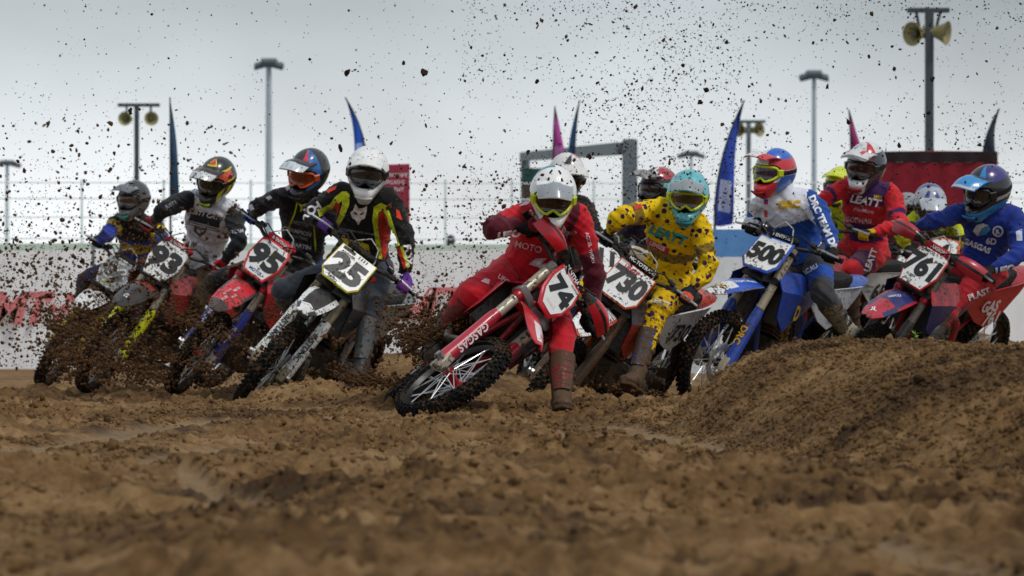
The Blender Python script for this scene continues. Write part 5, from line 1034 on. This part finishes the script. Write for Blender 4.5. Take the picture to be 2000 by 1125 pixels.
rider('25', bike='25', label='rider in black jersey with neon arches, fox head print and white helmet', reach=.30, hreach=.08,
  px=dict(hip=(712, 522), shR=(660, 380), shL=(762, 390), head=(718, 335), elR=(602, 418), elL=(792, 470), knR=(553, 568), knL=(726, 600), anL=(704, 722)), andL=-.45, toeL=(-.25, -1, -.2), elnear=True,
  jersey=['141416'], jzone=None, pants=['3f444c'], jmud=.16, pmud=.2, glove=['6a3fa0', '8e3fa8'], gmud=.12, boot=['33363a', '5d6062'], bmud=.5, face=(-2, -14, 6), helm=dict(hs=1.14, cols=WH, zone=lambda a, e: 1 if e < 8 and 62 < abs(a) < 110 and e > -12 else 0, peak='f1f1ef', peakcols=['f0f0ee', '2a2a2a'], peakpitch=-7, ptx=.262, goggle='1d1d1f', lens='2b2b2e', hmud=.12, mouth='c9c9c6'),
  prints=(('j:stripe', PO([(648, 448), (660, 425), (668, 400), (668, 385), (676, 374), (683, 380), (682, 400), (672, 425), (656, 450)]), YL, .004), ('j:stripe', PO([(620, 412), (645, 398), (655, 384), (668, 374), (678, 374), (668, 392), (650, 408), (624, 424)]), YL, .004), ('j:panel', PO([(650, 438), (659, 421), (665, 400), (656, 394), (648, 412)]), RE, .005),
   ('j:stripe', PO([(740, 505), (733, 470), (727, 430), (730, 404), (744, 396), (757, 402), (764, 425), (772, 450), (781, 480), (774, 482), (764, 455), (756, 425), (748, 411), (739, 415), (738, 440), (742, 470), (747, 506)]), YL, .005), ('j:panel', PO([(744, 500), (741, 465), (738, 430), (742, 414), (750, 414), (758, 432), (762, 455), (760, 480), (752, 506)]), RE, .004),
   ('j:stripe', PO([(774, 484), (781, 482), (796, 522), (789, 526)]), RE, .004), ('j:stripe', PO([(781, 482), (786, 480), (801, 520), (796, 524)]), YL, .005), ('j:panel', PO([(662, 462), (700, 472), (720, 478), (724, 500), (690, 492), (660, 488)]), 'd9c227', .004), ('j:panel', PO([(660, 477), (722, 490), (724, 502), (690, 496), (660, 490)]), 'df6a25', .005),
   ('j:fox_head', PO([(694, 398), (700, 407), (708, 407), (717, 402), (716, 416), (712, 427), (705, 430), (700, 440), (694, 429), (688, 426), (684, 415), (690, 410)]), 'e6d9d4', .005), ('j:fox_mark', PO([(692, 413), (698, 417), (697, 420), (691, 417)]), '141416', .007), ('j:fox_mark', PO([(703, 418), (710, 414), (709, 418), (704, 421)]), '141416', .007),
   ('j:lettering', T('HIGH PERFORMANCE APPAREL', 694, 452, 4.2, 10, .02), '9a9a9c', .005), ('j:lettering', T('FOX', 606, 412, 17, 148, .06), 'ebe8e6', .005), ('j:lettering', T('FOX', 798, 498, 15, 82, .06), 'ebe8e6', .005), ('j:emblem', PO([(638, 372), (650, 366), (658, 362), (655, 370), (646, 374), (641, 378)]), 'e8432a', .005), ('j:emblem', PO([(774, 408), (780, 412), (786, 430), (780, 428), (774, 424)]), 'e8432a', .005),
   ('p:emblem', PO([(719, 543), (731, 540), (735, 548), (722, 552)]), 'd8321f', .005)))
rider('95', bike='95', label='rider in black jersey with blue gloves and black, red and blue helmet', reach=.30, hreach=.12,
  px=dict(hip=(585, 515), shR=(562, 382), shL=(640, 402), head=(604, 334), elR=(508, 400), knR=(418, 552)), elnear=True,
  jersey=['18191c', '3a1522'], jzone=lambda b, t, h, l, p: 1 if b[:2] == 'up' and t < .3 and p[1] < 378 else 0, pants=['17181a'], jmud=.32, pmud=.5, glove=['1f4fb0', '1a3f90'], boot=['25241f'], bmud=.85, face=(-30, -22, 12), helm=dict(hs=1.1, cols=['26282c', 'dc3a55', '2468b0'], zone=z95, peak='26282c', peakcols=['2a2c30', 'c9d2d8'], pz=None, peakz=lambda v, u: 1 if v > .62 else 0, peakpitch=-1, goggle='c9501f', lens='7d3317', hmud=.2, lmud=.2),
  prints=(('j:stripe', PO([(582, 385), (585, 385), (576, 420), (562, 452), (560, 450), (574, 416)]), 'b7c41d', .004), ('j:emblem', PO([(583, 397), (590, 400), (597, 396), (595, 404), (600, 410), (592, 410), (586, 414), (587, 406)]), 'b7c41d', .004), ('j:lettering', T('MOTUL', 588, 437, 7, 14, .04), '7f8388', .004), ('j:lettering', T('CHAMPION', 580, 452, 8, 14, .05), 'a9acb0', .004), ('j:lettering', T('STYLMARTIN', 576, 478, 8, 12, .05), 'b9bcc6', .004), ('j:lettering', T('RACING', 586, 464, 6, 13, .04), '8b8e92', .004),
   ('j:patch', PO([(519, 386), (527, 381), (532, 386), (524, 392)]), 'd7d9dc', .004), ('j:patch', PO([(480, 404), (492, 398), (497, 408), (486, 414)]), 'd7d9dc', .004), ('j:patch', PO([(556, 364), (564, 360), (568, 368), (560, 373)]), 'cfd2d8', .004), ('j:stripe', PO([(612, 440), (614, 440), (618, 480), (616, 494), (614, 480)]), 'b7c41d', .004)))
rider('93', bike='93', label='rider in white vest with black sleeves, red gloves and black yellow helmet', reach=.30, hreach=.12,
  px=dict(hip=(390, 515), shR=(372, 388), shL=(458, 415), head=(424, 348), elR=(322, 408), elL=(466, 472)), elnear=True,
  jersey=['dcdce4', '1d2026'], jzone=lambda b, t, h, l, p: 1 if b[:2] in ('fo', 'up') and not (b[:2] == 'up' and t < .05) else 0, pants=['1b1b1d'], jmud=.2, pmud=.75, glove=['c42634', 'a81f2c'], boot=['2b2620'], bmud=.9, face=(-28, -24, 13), helm=dict(hs=1.1, cols=['232426', 'd8d32a', 'e2573a'], zone=lambda a, e: (2 if (abs(a - 5) < 24 and e > 62) or (35 < a < 95 and 8 < e < 34) else (1 if (abs(a - 5) < 32 and e > 56) or (25 < a < 105 and 2 < e < 40 and (e > 34 or e < 8 or a < 35)) or (a > 40 and e < 0 and int(a / 12) % 2 == 0) else 0)), peak='232426', peakcols=['26272a', 'cfd3d6'], peakz=lambda v, u: 1 if v > .55 else 0, peakpitch=-1, goggle='1d1d1f', lens='2a2a16', hmud=.3, mouth='9ab51a'),
  prints=(('j:panel', PO([(376, 407), (432, 424), (428, 446), (368, 430)]), '2b2e36', .004), ('j:lettering', T('JUST1 CAT', 398, 418, 9, 14, .05, .2), 'e6e6ea', .006), ('j:emblem', PO([(380, 440), (390, 446), (398, 446), (404, 443), (400, 456), (390, 463), (378, 452)]), '4a4d55', .004), ('j:emblem', PO([(385, 446), (391, 450), (398, 449), (392, 457), (384, 452)]), 'd5d5dc', .006), ('j:lettering', T('JM', 379, 476, 8, 10, .03), '5b5d66', .004), ('j:lettering', T('A-TEAM', 459, 452, 7, -8, .03), 'aeb0ba', .004), ('j:lettering', T('JUST1', 334, 399, 7, -28, .03), '9a9ca6', .004),
   ('j:stripe', PO([(368, 432), (428, 448), (428, 450), (368, 434)]), '4a4d55', .004), ('j:stripe', PO([(366, 436), (427, 452), (427, 454), (366, 438)]), '6a6d75', .004)))
rider('86', bike='86', label='rider in blue, yellow and black jersey with grey helmet, leftmost', reach=.28, hreach=.10,
  px=dict(hip=(268, 522), shR=(232, 432), shL=(302, 442), head=(262, 388), elR=(205, 463), elL=(324, 478)), elnear=True,
  jersey=['2545ae', 'd9b81c', '17181c'], jzone=lambda b, t, h, l, p: (2 if (b[:2] == 'up' and t < .35) or (b == 'torso' and h > .34) else (1 if (b[:2] == 'up' and t < .6) or (b == 'torso' and .20 < h < .30 and abs(l) < .13) else 0)), pants=['22357f'], jmud=.45, pmud=.7, glove=['1f2a4a', '23315c'], boot=['2b2620'], bmud=.9, face=(-24, -10, 4), helm=dict(hs=1.06, cols=['5c6167', '3b3f44', '8d9298'], zone=lambda a, e: 1 if a > 30 and e > 5 else (2 if abs(a + 10) < 12 and e > 20 else 0), peak='6a7076', peakpitch=-2, goggle='2a2c2e', lens='4a3a32', hmud=.35, mouth='2c8f86'),
  prints=(('j:lettering', T('МОТО', 262, 455, 9, 10, .05), '1a1c24', .004),))
SP = ('3f1d46', 18, .33)
rider('730', bike='730', label='rider in yellow spotted kit with turquoise spotted helmet', reach=.30, hreach=.08,
  px=dict(hip=(1300, 552), shR=(1280, 408), shL=(1366, 438), head=(1344, 381), elR=(1210, 424), elL=(1384, 520), knR=(1126, 574), knL=(1279, 612), anL=(1243, 735)), andL=-.62, toeL=(-.45, -1, -.25), elnear=True,
  jersey=[mat('efc60e', .8, .2, bump=.25, bscale=38, spots=SP), cloth('8f7426', .4)], jzone=lambda b, t, h, l, p: 1 if (b == 'torso' and .215 < h < .285) or (b[:2] == 'up' and .52 < t < .74) else 0, pants=[mat('e8bc0e', .8, .25, bump=.25, bscale=38, spots=SP)], jmud=.2, pmud=.35, glove=['1c2130', 'd8573a'], gmud=.1, boot=['4f3823', '2458a8'], bmud=.95, bmudL=1.0, face=(-7, -15, 6),
  helm=dict(hs=1.12, cols=['62bac4'], zone=None or (lambda a, e: 0), peak='7f8f92', peakcols=['5fb3bc', '8f979a'], peakz=lambda v, u: 1 if v > .35 else 0, peakpitch=-9, ptx=.255, goggle='c5d21c', lens='4a3a1e', hmud=.1, mouth='2a7f88', spots=('1d4652', 27, .33)),
  prints=(('j:lettering', T('LEATT', 1303, 458, 18, 20, .07, .2, 1.0, 1.05), '2fa3a8', .005), ('j:panel', PO([(1260, 462), (1308, 486), (1304, 498), (1258, 476)]), 'cf3140', .004), ('j:lettering', T('LENIZE', 1284, 480, 7.5, 25, .05), 'f0dfe0', .006), ('j:patch', PO([(1238, 402), (1252, 397), (1255, 405), (1241, 410)]), 'd8433a', .005), ('h:lettering', T('LEATT', 1342, 372, 7, 8, .06), 'd3c51d', .006), ('p:lettering', T('LEATT', 1290, 590, 10, 20, .06), 'e8e2da', .005)))
BLU = '1d4a9e'
rider('500', bike='500', label='rider in blue and white team jersey with red, white and blue helmet', reach=.16, hreach=.06,
  px=dict(hip=(1568, 505), shR=(1492, 392), shL=(1584, 392), head=(1514, 334), elR=(1472, 428), elL=(1618, 448), knL=(1606, 574), anL=(1658, 648)), andL=-.10, toeL=(-.45, -.8, -.5), elnear=False,
  jersey=['e4e7f2', BLU, '173a7d'], jzone=lambda b, t, h, l, p: (1 if (b == 'torso' and h < .30) or (b == 'upR' and t > .5) else (1 if b in ('upL', 'foL') and p[0] > 1590 + (p[1] - 400) * .30 - 8 else 0)), pants=['3c4048', '1f4fae'], pzone=lambda b, t, h, l, p: 1 if b == 'thL' and .52 < t < .80 else 0, jmud=.12, pmud=.2, glove=['151518'], boot=['cfcab6', '77715f'], bmud=.42, face=(-40, -8, 6),
  helm=dict(hs=1.05, cols=['e0e4ea', 'cf2a36', '2462c4'], zone=lambda a, e: (2 if (e > 34 and a > -10) else (1 if (e > 6 and a > 20) or (e < -18 and abs(a) < 60) else (2 if e < -6 and a > 60 else 0))), peak='cf2a36', peakcols=['d23a42', 'e6e6e4', '2462c4'], peakz=lambda v, u: 1 if abs(u) < .5 and v > .25 else (2 if v < .25 else 0), peakpitch=4, goggle='ccdc1c', lens='3a2a44', hmud=.1, mouth='a31f2b'),
  prints=(('j:lettering', T('DRC', 1541, 399, 15, -3, .09, .15), 'dfb012', .005), ('j:lettering', T('RACING TEAM', 1541, 411, 5, 4, .03), 'e9ebf2', .005), ('j:lettering', T('CL8', 1531, 424, 9, 3, .05), 'd5def2', .005), ('j:lettering', T('DRC TEAM DRC', 1611, 440, 13, 66, .08, 0, 1.0, .98), 'eef0f6', .005), ('j:patch', PO([(1492, 385), (1500, 385), (1500, 389), (1492, 389)]), 'f2f2f2', .005), ('j:patch', PO([(1492, 389), (1500, 389), (1500, 394), (1492, 394)]), '2a55b8', .005), ('j:patch', PO([(1492, 394), (1500, 394), (1500, 399), (1492, 399)]), 'cf2a36', .005), ('j:patch', PO([(1492, 411), (1498, 410), (1499, 424), (1493, 425)]), 'd8432a', .005), ('j:lettering', T('RM', 1509, 420, 8, 0, .03), 'c9d5ee', .005), ('p:lettering', T('DRC.RU', 1578, 528, 8.5, -30, .05), 'e9ebf2', .005)))
rider('65', bike='65', label='rider in red and purple kit with white, red and grey helmet', reach=.22, hreach=.08,
  px=dict(hip=(1690, 492), shR=(1652, 366), shL=(1742, 380), head=(1692, 322), elR=(1606, 392), elL=(1758, 440), knL=(1660, 530),), elnear=True,
  jersey=['d01f2c', '3f1d55'], jzone=lambda b, t, h, l, p: 1 if (b == 'torso' and .12 < h < .26 and abs(l) < .12) or (b[:2] == 'up' and .62 < t < .76) or (b == 'torso' and h > .42) else 0, pants=['c8222e', '4a2050'], pzone=lambda b, t, h, l, p: 1 if b == 'thL' and .45 < t < .85 else 0, jmud=.18, pmud=.3, glove=['c9a11c', '222222'], boot=['2a2622'], bmud=.7, face=(-28, -14, 8),
  helm=dict(hs=1.16, cols=['d9dbdb', '3b3e46', 'c42a38'], zone=lambda a, e: (1 if a > 45 and e < 40 else (2 if 25 < a < 60 and e > 8 else 0)), peak='d6d8d8', peakcols=['d4d6d6', 'c42a38', '6c6f72'], peakz=lambda v, u: 1 if abs(abs(u) - .5) < .12 and v < .7 else (2 if v > .85 else 0), peakpitch=-2, goggle='2a2a2c', lens='3c1d18', hmud=.2, mouth='9f2028'),
  prints=(('j:lettering', T('LEATT', 1689, 392, 15, 10, .06, .2), 'f0dede', .005), ('j:lettering', T('PilarMicro', 1687, 411, 7, 9, .02), 'e0d6e6', .005), ('j:lettering', T('СБОРНАЯ', 1673, 430, 9, 6, .03), 'ddd3e2', .005), ('j:lettering', T('SMX', 1715, 384, 6, 10, .06), 'd8c41c', .005), ('p:lettering', T('LEATT', 1700, 508, 12, -70, .05), 'efd8dc', .005)))
rider('761', bike='761', label='rider in blue jersey and red pants with blue and black helmet, rightmost', reach=.22, hreach=.10,
  px=dict(hip=(1920, 524), shR=(1893, 412), shL=(1986, 424), head=(1930, 370), elR=(1832, 430), elL=(1992, 498), knL=(1858, 592), anL=(1812, 676)), andL=-.42, toeL=(-.5, -.9, -.3), elnear=True,
  jersey=['1c3690'], jzone=None, pants=['b01d2c'], jmud=.1, pmud=.14, glove=['17181c', '22242c'], boot=['3a2c20', '1f2024'], bmud=.7, face=(-48, -18, 10),
  helm=dict(hs=1.16, cols=['1c1e24', '2a86c8', '342a78', 'a9adb2'], zone=lambda a, e: (2 if a > 40 and e > 30 else (1 if 15 < a < 40 and e > 20 else (3 if a > 70 and -14 < e < 4 else (1 if e < -22 else 0)))), peak='2a86c8', peakcols=['2f8fd2', '1c1e24', 'b9bdc0'], peakz=lambda v, u: 2 if v > .88 else (1 if v < .3 else 0), peakpitch=-6, goggle='1a1a1c', lens='2a2320', hmud=.12, mouth='1d6c9a'),
  prints=(('j:lettering', T('GASGAS', 1908, 480, 11, 22, .06), 'e6e8f0', .005), ('j:emblem', PO([(1900, 452), (1907, 440), (1920, 436), (1931, 440), (1925, 450), (1909, 461)]), 'dfe3ea', .005), ('j:emblem', PO([(1917, 446), (1931, 440), (1935, 448), (1926, 458), (1910, 461)]), '4a9ad0', .006), ('j:badge', ell(1949, 452, 11, 11), 'e6e8f0', .005), ('j:badge', ell(1949, 452, 7.5, 7.5), '1c3690', .007), ('j:lettering', T('JL', 1949, 452, 8, 0, .06), 'e6e8f0', .009), ('j:lettering', T('6D', 1936, 471, 12, 5, .05), 'd6daea', .005), ('j:lettering', T('UFO', 1962, 527, 14, -12, .08, .2), 'e6e8f0', .005), ('j:patch', PO([(1898, 422), (1908, 418), (1911, 432), (1900, 434)]), 'c9d0e2', .005), ('j:patch', PO([(1984, 452), (1996, 447), (1997, 470), (1986, 470)]), 'c9d0e2', .005), ('p:lettering', T('PLAST', 1912, 574, 12, -20, .05), 'e9d9dc', .005), ('p:emblem', PO([(1843, 594), (1852, 588), (1860, 590), (1856, 597)]), 'efe0e2', .005)))
rider('A', vox=.014, bike='A', label='rider in black behind the leading red rider, white helmet with black stripe', reach=.25, hreach=.08,
  px=dict(hip=(1090, 505), shR=(1062, 400), shL=(1140, 402), head=(1106, 342), elR=(1000, 440), elL=(1160, 452)), elnear=True, jersey=['1b1c20'], jzone=None, pants=['202226'], jmud=.4, glove=['17181c'], boot=['2a2622'], face=(12, -24, 8), helm=dict(hs=1.12, cols=['e6e3df', '2a2c31', 'c0404c'], zone=lambda a, e: (1 if -40 < a < -8 and e > 25 else (2 if a > 75 or (4 < a < 10 and e > 25) else 0)), peak='e6e3df', hmud=.25))
rider('B', vox=.014, bike='B', label='rider with red, black and mint helmet behind the yellow rider', reach=.25, hreach=.10,
  px=dict(hip=(1285, 510), shR=(1245, 420), shL=(1318, 425), head=(1287, 368), elR=(1215, 470), elL=(1340, 480)), elnear=True, jersey=['3d2348', '5f9a1f'], jzone=lambda b, t, h, l, p: 1 if b[:2] == 'fo' and p[1] > 462 else 0, pants=['26242a'], jmud=.4, glove=['17181c'], boot=['2a2622'], face=(-42, -6, 6), helm=dict(hs=1.12, cols=['2b2d33', 'c23444', 'dfe4e2', '6fc0b0'], zone=lambda a, e: (1 if a > 40 and e > 30 else (2 if 10 < a < 40 and e > 30 else (3 if 5 < e < 20 and a > 0 else 0))), peak='8f9496', peakcols=['8f9496', '4a4d52'], hmud=.35))
rider('C', vox=.014, bike='C', label='rider in neon yellow jersey with silver and blue helmet, between the two red bikes', reach=.28, hreach=.12,
  px=dict(hip=(1840, 520), shR=(1790, 425), shL=(1868, 430), head=(1816, 398), elR=(1760, 470), elL=(1885, 480)), elnear=True, jersey=['c8d41c'], jzone=None, pants=['c9c41c'], jmud=.3, glove=['17181c'], boot=['2a2622'], face=(0, -34, 2), helm=dict(hs=1.12, cols=['aab0ba', '33458f'], zone=lambda a, e: 1 if (abs(abs(a) - 30) < 12 and e > 25 and e < 70) or abs(a) > 100 else 0, peak='b9bec6', peakpitch=0, hmud=.2))
rider('D', vox=.014, bike='D', label='rider in neon yellow kit and helmet behind the red and purple rider', reach=.25, hreach=.10,
  px=dict(hip=(1668, 500), shR=(1632, 400), shL=(1700, 405), head=(1642, 362)), elnear=True, jersey=['bccb1c'], jzone=None, pants=['26242a'], jmud=.3, glove=['17181c'], boot=['2a2622'], face=(-20, -10, 0), helm=dict(hs=1.1, cols=['d3e01f', '2b2d33'], zone=lambda a, e: 1 if a > 60 and e < 10 else 0, peak='d3e01f', hmud=.15))
rider('E', vox=.014, bike='E', label='rider with plain grey helmet and plum jersey beside the silver helmet', reach=.25, hreach=.10,
  px=dict(hip=(1768, 540), shR=(1738, 450), shL=(1802, 452), head=(1772, 412)), elnear=True, jersey=['8a4a5e'], jzone=None, pants=['26242a'], jmud=.3, glove=['17181c'], boot=['2a2622'], face=(10, -14, 0), helm=dict(hs=1.1, cols=['8d9093', '5c5f63'], zone=lambda a, e: 1 if abs(a) > 90 else 0, peak='84878a', hmud=.3))
rider('F', d=75, label='distant bystander in red with dark head behind the white banner', reach=.05, hreach=.02,
  px=dict(hip=(881, 545), shR=(866, 492), shL=(894, 492), head=(880, 470), handR=(862, 540), handL=(900, 540), anR=(876, 630), anL=(888, 630)), vox=.02, jersey=['b8424a'], jzone=None, pants=['26242a'], glove=['a87b62'], boot=['2a2622'], face=(0, -5, 0), helm=dict(cols=['2a2d33'], peak='2a2d33', hs=.8))
# ================================================================ flying mud
MUDM = mat('553a20', .85, 0, bump=.4, bscale=90, var=.25)
BACKLITM = mat('33241a', .8, 0, bump=.4, bscale=90, var=.2)  # darker copy of the mud, its backlit look put into the colour
def cloud(n, sx, sy, dr, sz, pw=2.5):
    """n lumps: sight-line x and y samplers (photo pixels), depth range, diameter range in pixels at that depth"""
    x = sx(n); y = sy(n); d = dr[0] + (dr[1] - dr[0]) * rng.random(n); r = (sz[0] + (sz[1] - sz[0]) * rng.random(n) ** pw) / 2 / FPX * d
    return np.stack([(x - 1000) / FPX * d, d, CH + (Y0 - y) / FPX * d, r], -1)
U = lambda a, b: (lambda n: a + (b - a) * rng.random(n))
Nn = lambda m, s: (lambda n: rng.normal(m, s, n))
LOWB = lambda a, b, p: (lambda n: a + (b - a) * rng.random(n) ** p)      # p<1 crowds the far end
CL = []; SK = []
# specks high over the field
SK += [cloud(2200, U(480, 1040), LOWB(-10, 480, .75), (18, 34), (1.6, 4.6), 2.5), cloud(5200, U(900, 1450), U(-10, 470), (18, 34), (1.6, 5), 2.5), cloud(6500, LOWB(1200, 2010, .85), U(-10, 440), (17.5, 34), (1.6, 4.8), 2.5), cloud(1300, U(0, 620), U(0, 260), (18, 34), (1.5, 4.5), 2.5), cloud(300, Nn(1130, 70), Nn(170, 90), (19, 24), (1.6, 6))]
# spray at the left edge
CL += [cloud(1300, LOWB(-10, 480, 1.1), LOWB(220, 560, .7), (23, 33), (1.6, 7.5)), cloud(2400, U(-10, 330), LOWB(430, 720, .75), (24, 31), (1.6, 7))]
# between riders 25 and 74
CL += [cloud(1500, U(740, 1010), LOWB(330, 700, .75), (21.5, 30), (1.8, 7)), cloud(1500, lambda n: 985 - 250 * rng.random(n) ** 1.3, lambda n: 690 - 120 * rng.random(n), (21.6, 27), (2, 8))]
# roost off the back wheels on the left
def roost(n, ax, ay, bx, by, spread, dr, sz):
    t = rng.random(n); w_ = rng.normal(0, 1, n) * spread * (.4 + .9 * t); x = ax + (bx - ax) * t + w_ * .7; y = ay + (by - ay) * t + np.where(rng.random(n) < .5, w_, -np.abs(w_) * .6); return cloud(n, lambda m: x, lambda m: np.minimum(y, 775), dr, sz)
CL += [roost(2600, 430, 735, 90, 640, 42, (24.6, 31.5), (2, 8)), roost(2200, 640, 750, 330, 620, 36, (24.0, 28.5), (2, 8)), roost(1200, 330, 740, 110, 700, 26, (24.0, 28), (2, 9)), cloud(1500, U(90, 330), U(600, 750), (27, 33), (3, 9)), cloud(900, U(330, 660), U(590, 760), (26, 30), (2.5, 8))]
CL += [roost(1500, 840, 765, 660, 742, 20, (21.8, 25.5), (2.5, 9)), roost(2600, 990, 565, 800, 680, 22, (20.9, 22.6), (2.5, 9)), roost(1500, 930, 630, 790, 690, 22, (20.8, 22), (2.5, 9)), roost(700, 1005, 560, 850, 650, 10, (21.2, 21.9), (2.5, 8)), roost(220, 1340, 775, 1130, 755, 10, (23.5, 25), (2, 8)), roost(500, 700, 735, 560, 640, 30, (25.5, 27.5), (2, 7))]
S_ = np.concatenate(SK); sx_ = 1000 + FPX * S_[:, 0] / S_[:, 1]; sy_ = Y0 + FPX * (CH - S_[:, 2]) / S_[:, 1]
S_ = S_[rng.random(len(S_)) < np.clip(2.6 * fbm(sx_ / 170, sy_ / 120, 3) - .55, .12, 1) * (.5 + .5 * sstep(820, 1080, sx_ + 60 * (fbm(sx_ / 60, sy_ / 60, 2) - .5)))]
S_[:, 3] *= .6 + .8 * rng.random(len(S_)) ** 1.5; tag(lumps_mesh('mud_specks', S_[:, :3], S_[:, 3], BACKLITM, TS, .9), 'mud specks with backlit darkness put into their colour, filling the sky above the riders', None, None, 'stuff')
CL += [cloud(5200, LOWB(60, 720, .9), LOWB(540, 765, .6), (25.5, 33), (1.5, 4)), cloud(2200, U(740, 1010), LOWB(470, 715, .7), (21.8, 29), (1.4, 3.8)), cloud(1600, U(-10, 420), LOWB(300, 640, .7), (24, 32), (1.4, 3.6))]
A = np.concatenate(CL); A = A[A[:, 2] > ground_h(A[:, 0], A[:, 1]) - .01]
small = A[:, 3] / A[:, 1] * FPX * 2 < 5.6
tag(lumps_mesh('mud_spray', A[small][:, :3], A[small][:, 3], MUDM, TS, .9), 'fine spray of brown mud specks flying through the air', None, None, 'stuff')
tag(lumps_mesh('mud_spray', A[~small][:, :3], A[~small][:, 3], MUDM, T0, .9), 'spray of small brown mud lumps thrown up by the wheels', None, None, 'stuff')
# the three hundred largest clods, one by one
CT = []
for i in range(9):
    Vt, Ft = lump_template(20 + i, 2 if i < 4 else 1, .75, .55 if i % 3 else .9); me = bpy.data.meshes.new('mud_clod'); me.from_pydata(Vt.tolist(), [], Ft.tolist()); me.materials.append(BACKLITM if i % 2 else MUDM); CT.append(me)
big = [cloud(70, LOWB(0, 470, 1.1), LOWB(200, 700, .8), (23, 30), (5.5, 14), 2.4), cloud(60, U(640, 1000), LOWB(120, 690, .8), (21, 28), (5, 12), 2.2), cloud(60, U(980, 1420), U(10, 440), (19.5, 26), (5, 11), 2.2), cloud(70, U(1300, 2000), U(10, 420), (19.5, 28), (4.5, 9), 2.2), cloud(40, LOWB(600, 950, 1.2), U(600, 745), (22, 25), (8, 16), 1.5)]
Bg = np.concatenate(big)
where = [('left', 'mud clod flung up at the left around riders 86, 93 and 95'), ('mid', 'mud clod in the air between the riders numbered 25 and 74'), ('top', 'mud clod high in the sky over the leading and yellow riders'), ('right', 'mud clod high in the sky over the riders at the right'), ('low', 'mud clod thrown low behind the wheels of bikes 25 and 74')]
ends = np.cumsum([len(b) for b in big])
Bg[:, 2] = np.maximum(Bg[:, 2], ground_h(Bg[:, 0], Bg[:, 1]) + .02)
for i, (x_, y_, z_, r_) in enumerate(Bg):
    k = int(np.searchsorted(ends, i, side='right')); o = bpy.data.objects.new('mud_clod', CT[i % 9]); COL.objects.link(o); o.location = (x_, y_, z_); o.rotation_euler = tuple(rng.random(3) * 6.28); q = .6 + .8 * rng.random(3); o.scale = tuple(r_ * q)
    tag(o, where[k][1], 'mud clod', 'flying mud clods, ' + where[k][0])
# ================================================================ small growth on the mound
wx, wy = at(1787, 676, 18.6).x, 18.6; wz = gh(wx, wy)
wd_ = empty('weed', (wx, wy, wz - .005)); tag(wd_, 'small green weed sprouting on top of the dirt mound', 'weed')
LEAF = mat('7fa03c', .5, .1); mb = MB(); mb.tube([(0, 0, 0), (.004, 0, .03), (0, .003, .06)], [.003, .0025, .0015], 6); build('stem', mb, LEAF, wd_)
for k in range(8):
    a = k * 2.4; z0 = .012 + .006 * k; ln = .045 - .002 * k; el_ = .5 + .08 * k; dx, dy = math.cos(a), math.sin(a); G = []
    for i in range(6):
        t = i / 5; wv = .010 * math.sin(math.pi * min(1, t * .92 + .06)); c = Vector((dx * ln * t, dy * ln * t, z0 + ln * el_ * t - .018 * t * t)); G.append([c + Vector((-dy, dx, .25 * 0)) * wv * s_ + Vector((0, 0, .2 * wv * abs(s_))) for s_ in (-1, 0, 1)])
    mb = MB(); mb.grid(G); mb.grid([[p - Vector((0, 0, .0008)) for p in reversed(r_)] for r_ in G]); build('leaf', mb, LEAF, wd_)
bpy.data.scenes.remove(TMP)
